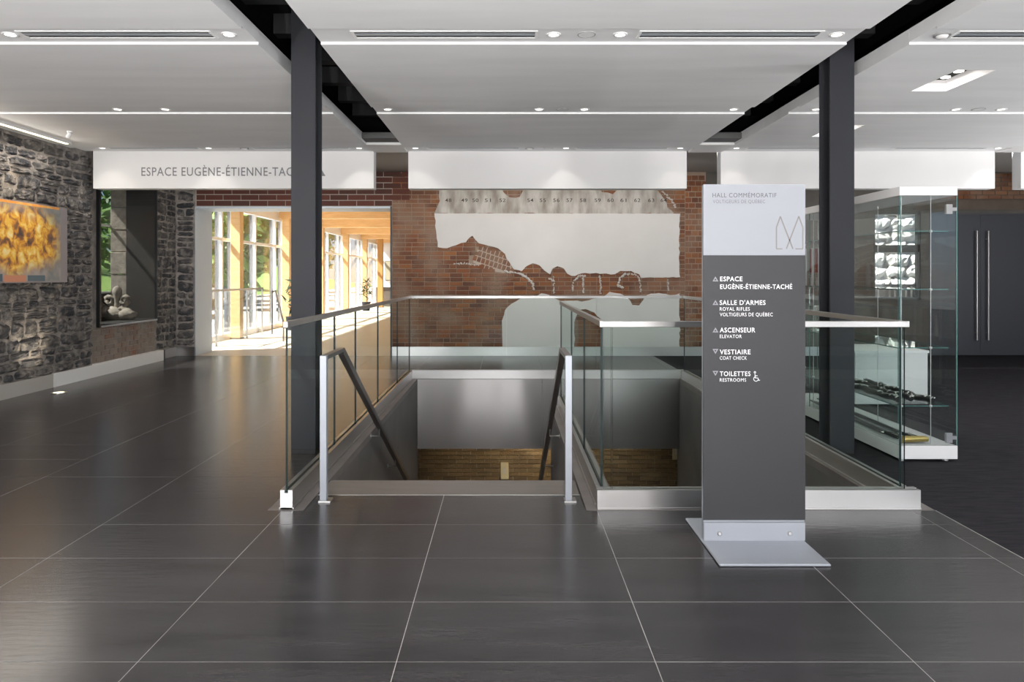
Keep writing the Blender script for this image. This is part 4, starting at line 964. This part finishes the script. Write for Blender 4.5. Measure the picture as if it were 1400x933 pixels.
# far end: white wall openings, counter, posts, lamp
fc = empty('reception_counter', (-5.0, 31.2, 0)); tag(fc, 'dark reception counter with pale top at the corridor end', 'counter')
build('front', B(-5.75, -4.4, 31.0, 31.6, 0, .85), mat('counter_brown', (0.12, 0.10, 0.085), 0.5), fc); build('top', B(-5.8, -4.35, 30.95, 31.65, .85, 1.02), WHITE, fc)
for y_, x_ in ((30.2, -5.42), (33.2, -5.2)):
    ep = empty('timber_post', (x_, y_, 0)); tag(ep, ('darker timber post standing just before the reception counter', 'timber post against the end wall behind the counter')[y_ > 32], 'post')
    build('shaft', B(x_ - .11, x_ + .11, y_ - .11, y_ + .11, 0.02, 3.2), mat('amber_timber', (0.5, 0.27, 0.09), 0.5), ep); build('foot_plate', B(x_ - .13, x_ + .13, y_ - .13, y_ + .13, 0, .02), STEELG, ep)
tv = empty('wall_screen', (-5.75, 33.9, 1.2)); tag(tv, 'olive information board on the white end wall of the corridor', 'board')
build('board', B(-5.85, -5.5, 33.95, 33.99, 1.15, 2.05), mat('olive_board', (0.33, 0.31, 0.22), 0.6), tv); build('frame', B(-5.88, -5.47, 33.985, 33.998, 1.12, 2.08), DM, tv)
LEAF = mat('leaf_green', (0.06, 0.14, 0.03), 0.6, island=[(0.05, 0.12, 0.025), (0.11, 0.22, 0.04), (0.16, 0.27, 0.06), (0.04, 0.09, 0.025)])
LEAFD = mat('dark_leaf', (0.02, 0.05, 0.02), 0.4, island=[(0.012, 0.03, 0.012), (0.03, 0.07, 0.025)])
def leaves(n, c, rad, size, rnd, flat=0.6):
    m = MB()
    for _ in range(n):
        while True:
            d = Vector((rnd.uniform(-1, 1), rnd.uniform(-1, 1), rnd.uniform(-1, 1)))
            if 0.3 < d.length < 1: break
        p = Vector(c) + Vector((d.x * rad[0], d.y * rad[1], d.z * rad[2])); a = Vector((rnd.uniform(-1, 1), rnd.uniform(-1, 1), rnd.uniform(-1, .6))).normalized()
        b = a.cross(Vector((rnd.uniform(-1, 1), rnd.uniform(-1, 1), rnd.uniform(-1, 1)))).normalized(); s = size * rnd.uniform(.6, 1.4)
        m.add([p - a * s, p + b * s * flat * .5, p + a * s, p - b * s * flat * .5], [(0, 1, 2, 3)])
    return m
for i, (x, y) in enumerate(((-5.35, 17.6), (-5.45, 27.3))):
    pp = empty('potted_plant', (x, y, 0)); tag(pp, ('tall dark-leaved plant in a pot beside the sloping corridor handrail', 'tall dark-leaved plant in a pot near the far corridor posts')[i], 'plant')
    build('pot', MB().lathe([(.13, 0), (.17, .32), (.18, .34), (.15, .34), (.14, .30)], (x, y, 0), 14), STEELG, pp); build('stem', MB().tube([(x, y, .3), (x + .03, y, .7), (x - .02, y, 1.15)], .015, 6), mat('bark', (0.08, 0.05, 0.03), 0.9), pp)
    build('foliage', leaves(90, (x, y, .85), (.22, .22, .45), .11, random.Random(i), .35), LEAFD, pp, fix=False)

# ------------------------------------------------------------------ outdoors
tag(build('ground', B(-90, -6.14, -10, 110, -0.3, -0.12), mat('pale_paving', (0.50, 0.48, 0.45), 0.9, var=((0.44, 0.42, 0.40), 2, 4)), fix=False), kind='structure')
GRASS = mat('lawn', (0.16, 0.27, 0.05), 0.95, var=((0.22, 0.33, 0.08), 0.6, 5), bump=(30, 0.6))
mb = MB(); NG = 24
vs = []
for j in range(NG + 1):
    for i in range(NG + 1):
        x = -90 + (90 - 19) * i / NG; y = 8 + 100 * j / NG; t = max(0, min(1, (-19 - x) / 26)); vs.append((x, y, -0.11 + 4.0 * t * t * (3 - 2 * t) + .3 * mnoise.noise(Vector((x * .08, y * .08, 0))) * t))
mb.add(vs, [(j * (NG + 1) + i, j * (NG + 1) + i + 1, (j + 1) * (NG + 1) + i + 1, (j + 1) * (NG + 1) + i) for j in range(NG) for i in range(NG)], 0, True)
tag(build('lawn', mb, GRASS, fix=False), kind='structure')
BARK = mat('tree_bark', (0.10, 0.075, 0.055), 0.9, bump=(20, .6))
def gz(x): t = max(0, min(1, (-19 - x) / 26)); return -0.11 + 4.0 * t * t * (3 - 2 * t)
TREES = [(-16.2, 34, 5.0, 0), (-21, 40, 6.5, 1), (-15.5, 40, 6.0, 0), (-25, 46, 8, 1), (-19, 50, 7, 0), (-30, 60, 9, 1), (-23, 62, 8, 0), (-17, 60, 7, 1), (-11.5, 30, 5, 0), (-27, 37, 7.5, 1), (-20, 23.2, 4.2, 1), (-36, 52, 9, 0)]
for i, (x, y, h, kd) in enumerate(TREES):
    rnd = random.Random(i + 50); t = empty('broadleaf_tree', (x, y, gz(x))); tag(t, ('rounded mid-green tree on the lawn outside the corridor glazing', 'pale green loose-crowned tree on the rising lawn outside')[kd], 'tree', 'trees outside the glazing')
    z0 = gz(x); build('trunk', MB().tube([(x, y, z0 - .1), (x + .1, y, z0 + h * .3), (x, y + .1, z0 + h * .55)], [.2, .14, .07], 8), BARK, t)
    build('crown', leaves(900, (x, y, z0 + h * .6), (h * .38, h * .38, h * .42), .34, rnd, .8), LEAF, t, fix=False)
def car(x, y, rz, col, label):
    c = empty('parked_car', (x, y, -.12)); tag(c, label, 'car', 'parked cars outside'); ca, sa = math.cos(rz), math.sin(rz)
    fn = lambda v: (x + v[0] * ca - v[1] * sa, y + v[0] * sa + v[1] * ca, v[2] - .12)
    body = [(-2.2, .35), (-2.2, .75), (-1.9, .92), (-1.2, 1.0), (1.2, .98), (2.0, .85), (2.25, .65), (2.25, .35)]
    cab = [(-1.85, .95), (-1.35, 1.5), (.2, 1.55), (1.15, .98)]
    bp = mat('car_paint_%d' % int(col[2] * 1000), col, 0.25, 0.3, coat=.6)
    build('body', place(MB().prism(body, -.85, .85), fn), bp, c, bevel=.06); cb = build('cabin', place(MB().prism(cab, -.72, .72), fn), bp, c, bevel=.05)
    build('side_glass', place(MB().prism([(-1.6, 1.0), (-1.25, 1.42), (.15, 1.46), (.85, 1.02)], -.73, .73), fn), mat('car_glass', (0.03, 0.04, 0.05), 0.1), cb)
    for wx_ in (-1.4, 1.4):
        for s in (-1, 1):
            w_ = build('wheel', place(MB().lathe([(.2, -.1), (.33, -.1), (.33, .1), (.2, .1)], (wx_, s * .78, .33), 18, axis='Y'), fn), DK, c); build('hub', place(MB().lathe([(.19, -.105), (.19, .105)], (wx_, s * .78, .33), 12, axis='Y'), fn), INOX, w_)
car(-14.2, 31.5, R(100), (0.05, 0.07, 0.12), 'dark blue car parked on the paving outside the glazing'); car(-15.2, 37.5, R(95), (0.30, 0.31, 0.33), 'silver car parked behind the dark blue car'); car(-11.9, 24.5, R(98), (0.55, 0.56, 0.58), 'white car parked nearest the corridor glazing')
ot = empty('outdoor_totem', (-6.62, 17.0, -.12)); tag(ot, 'small grey two-tone totem standing outside the corridor glazing', 'sign')
build('panel', B(-6.82, -6.42, 16.98, 17.04, -.10, .70), mat('slate_panel', (0.13, 0.15, 0.18), 0.5), ot); build('header', B(-6.82, -6.42, 16.98, 17.04, .701, 1.0), SIGNL, ot); build('foot', B(-6.85, -6.39, 16.9, 17.12, -.12, -.10), ALU, ot)
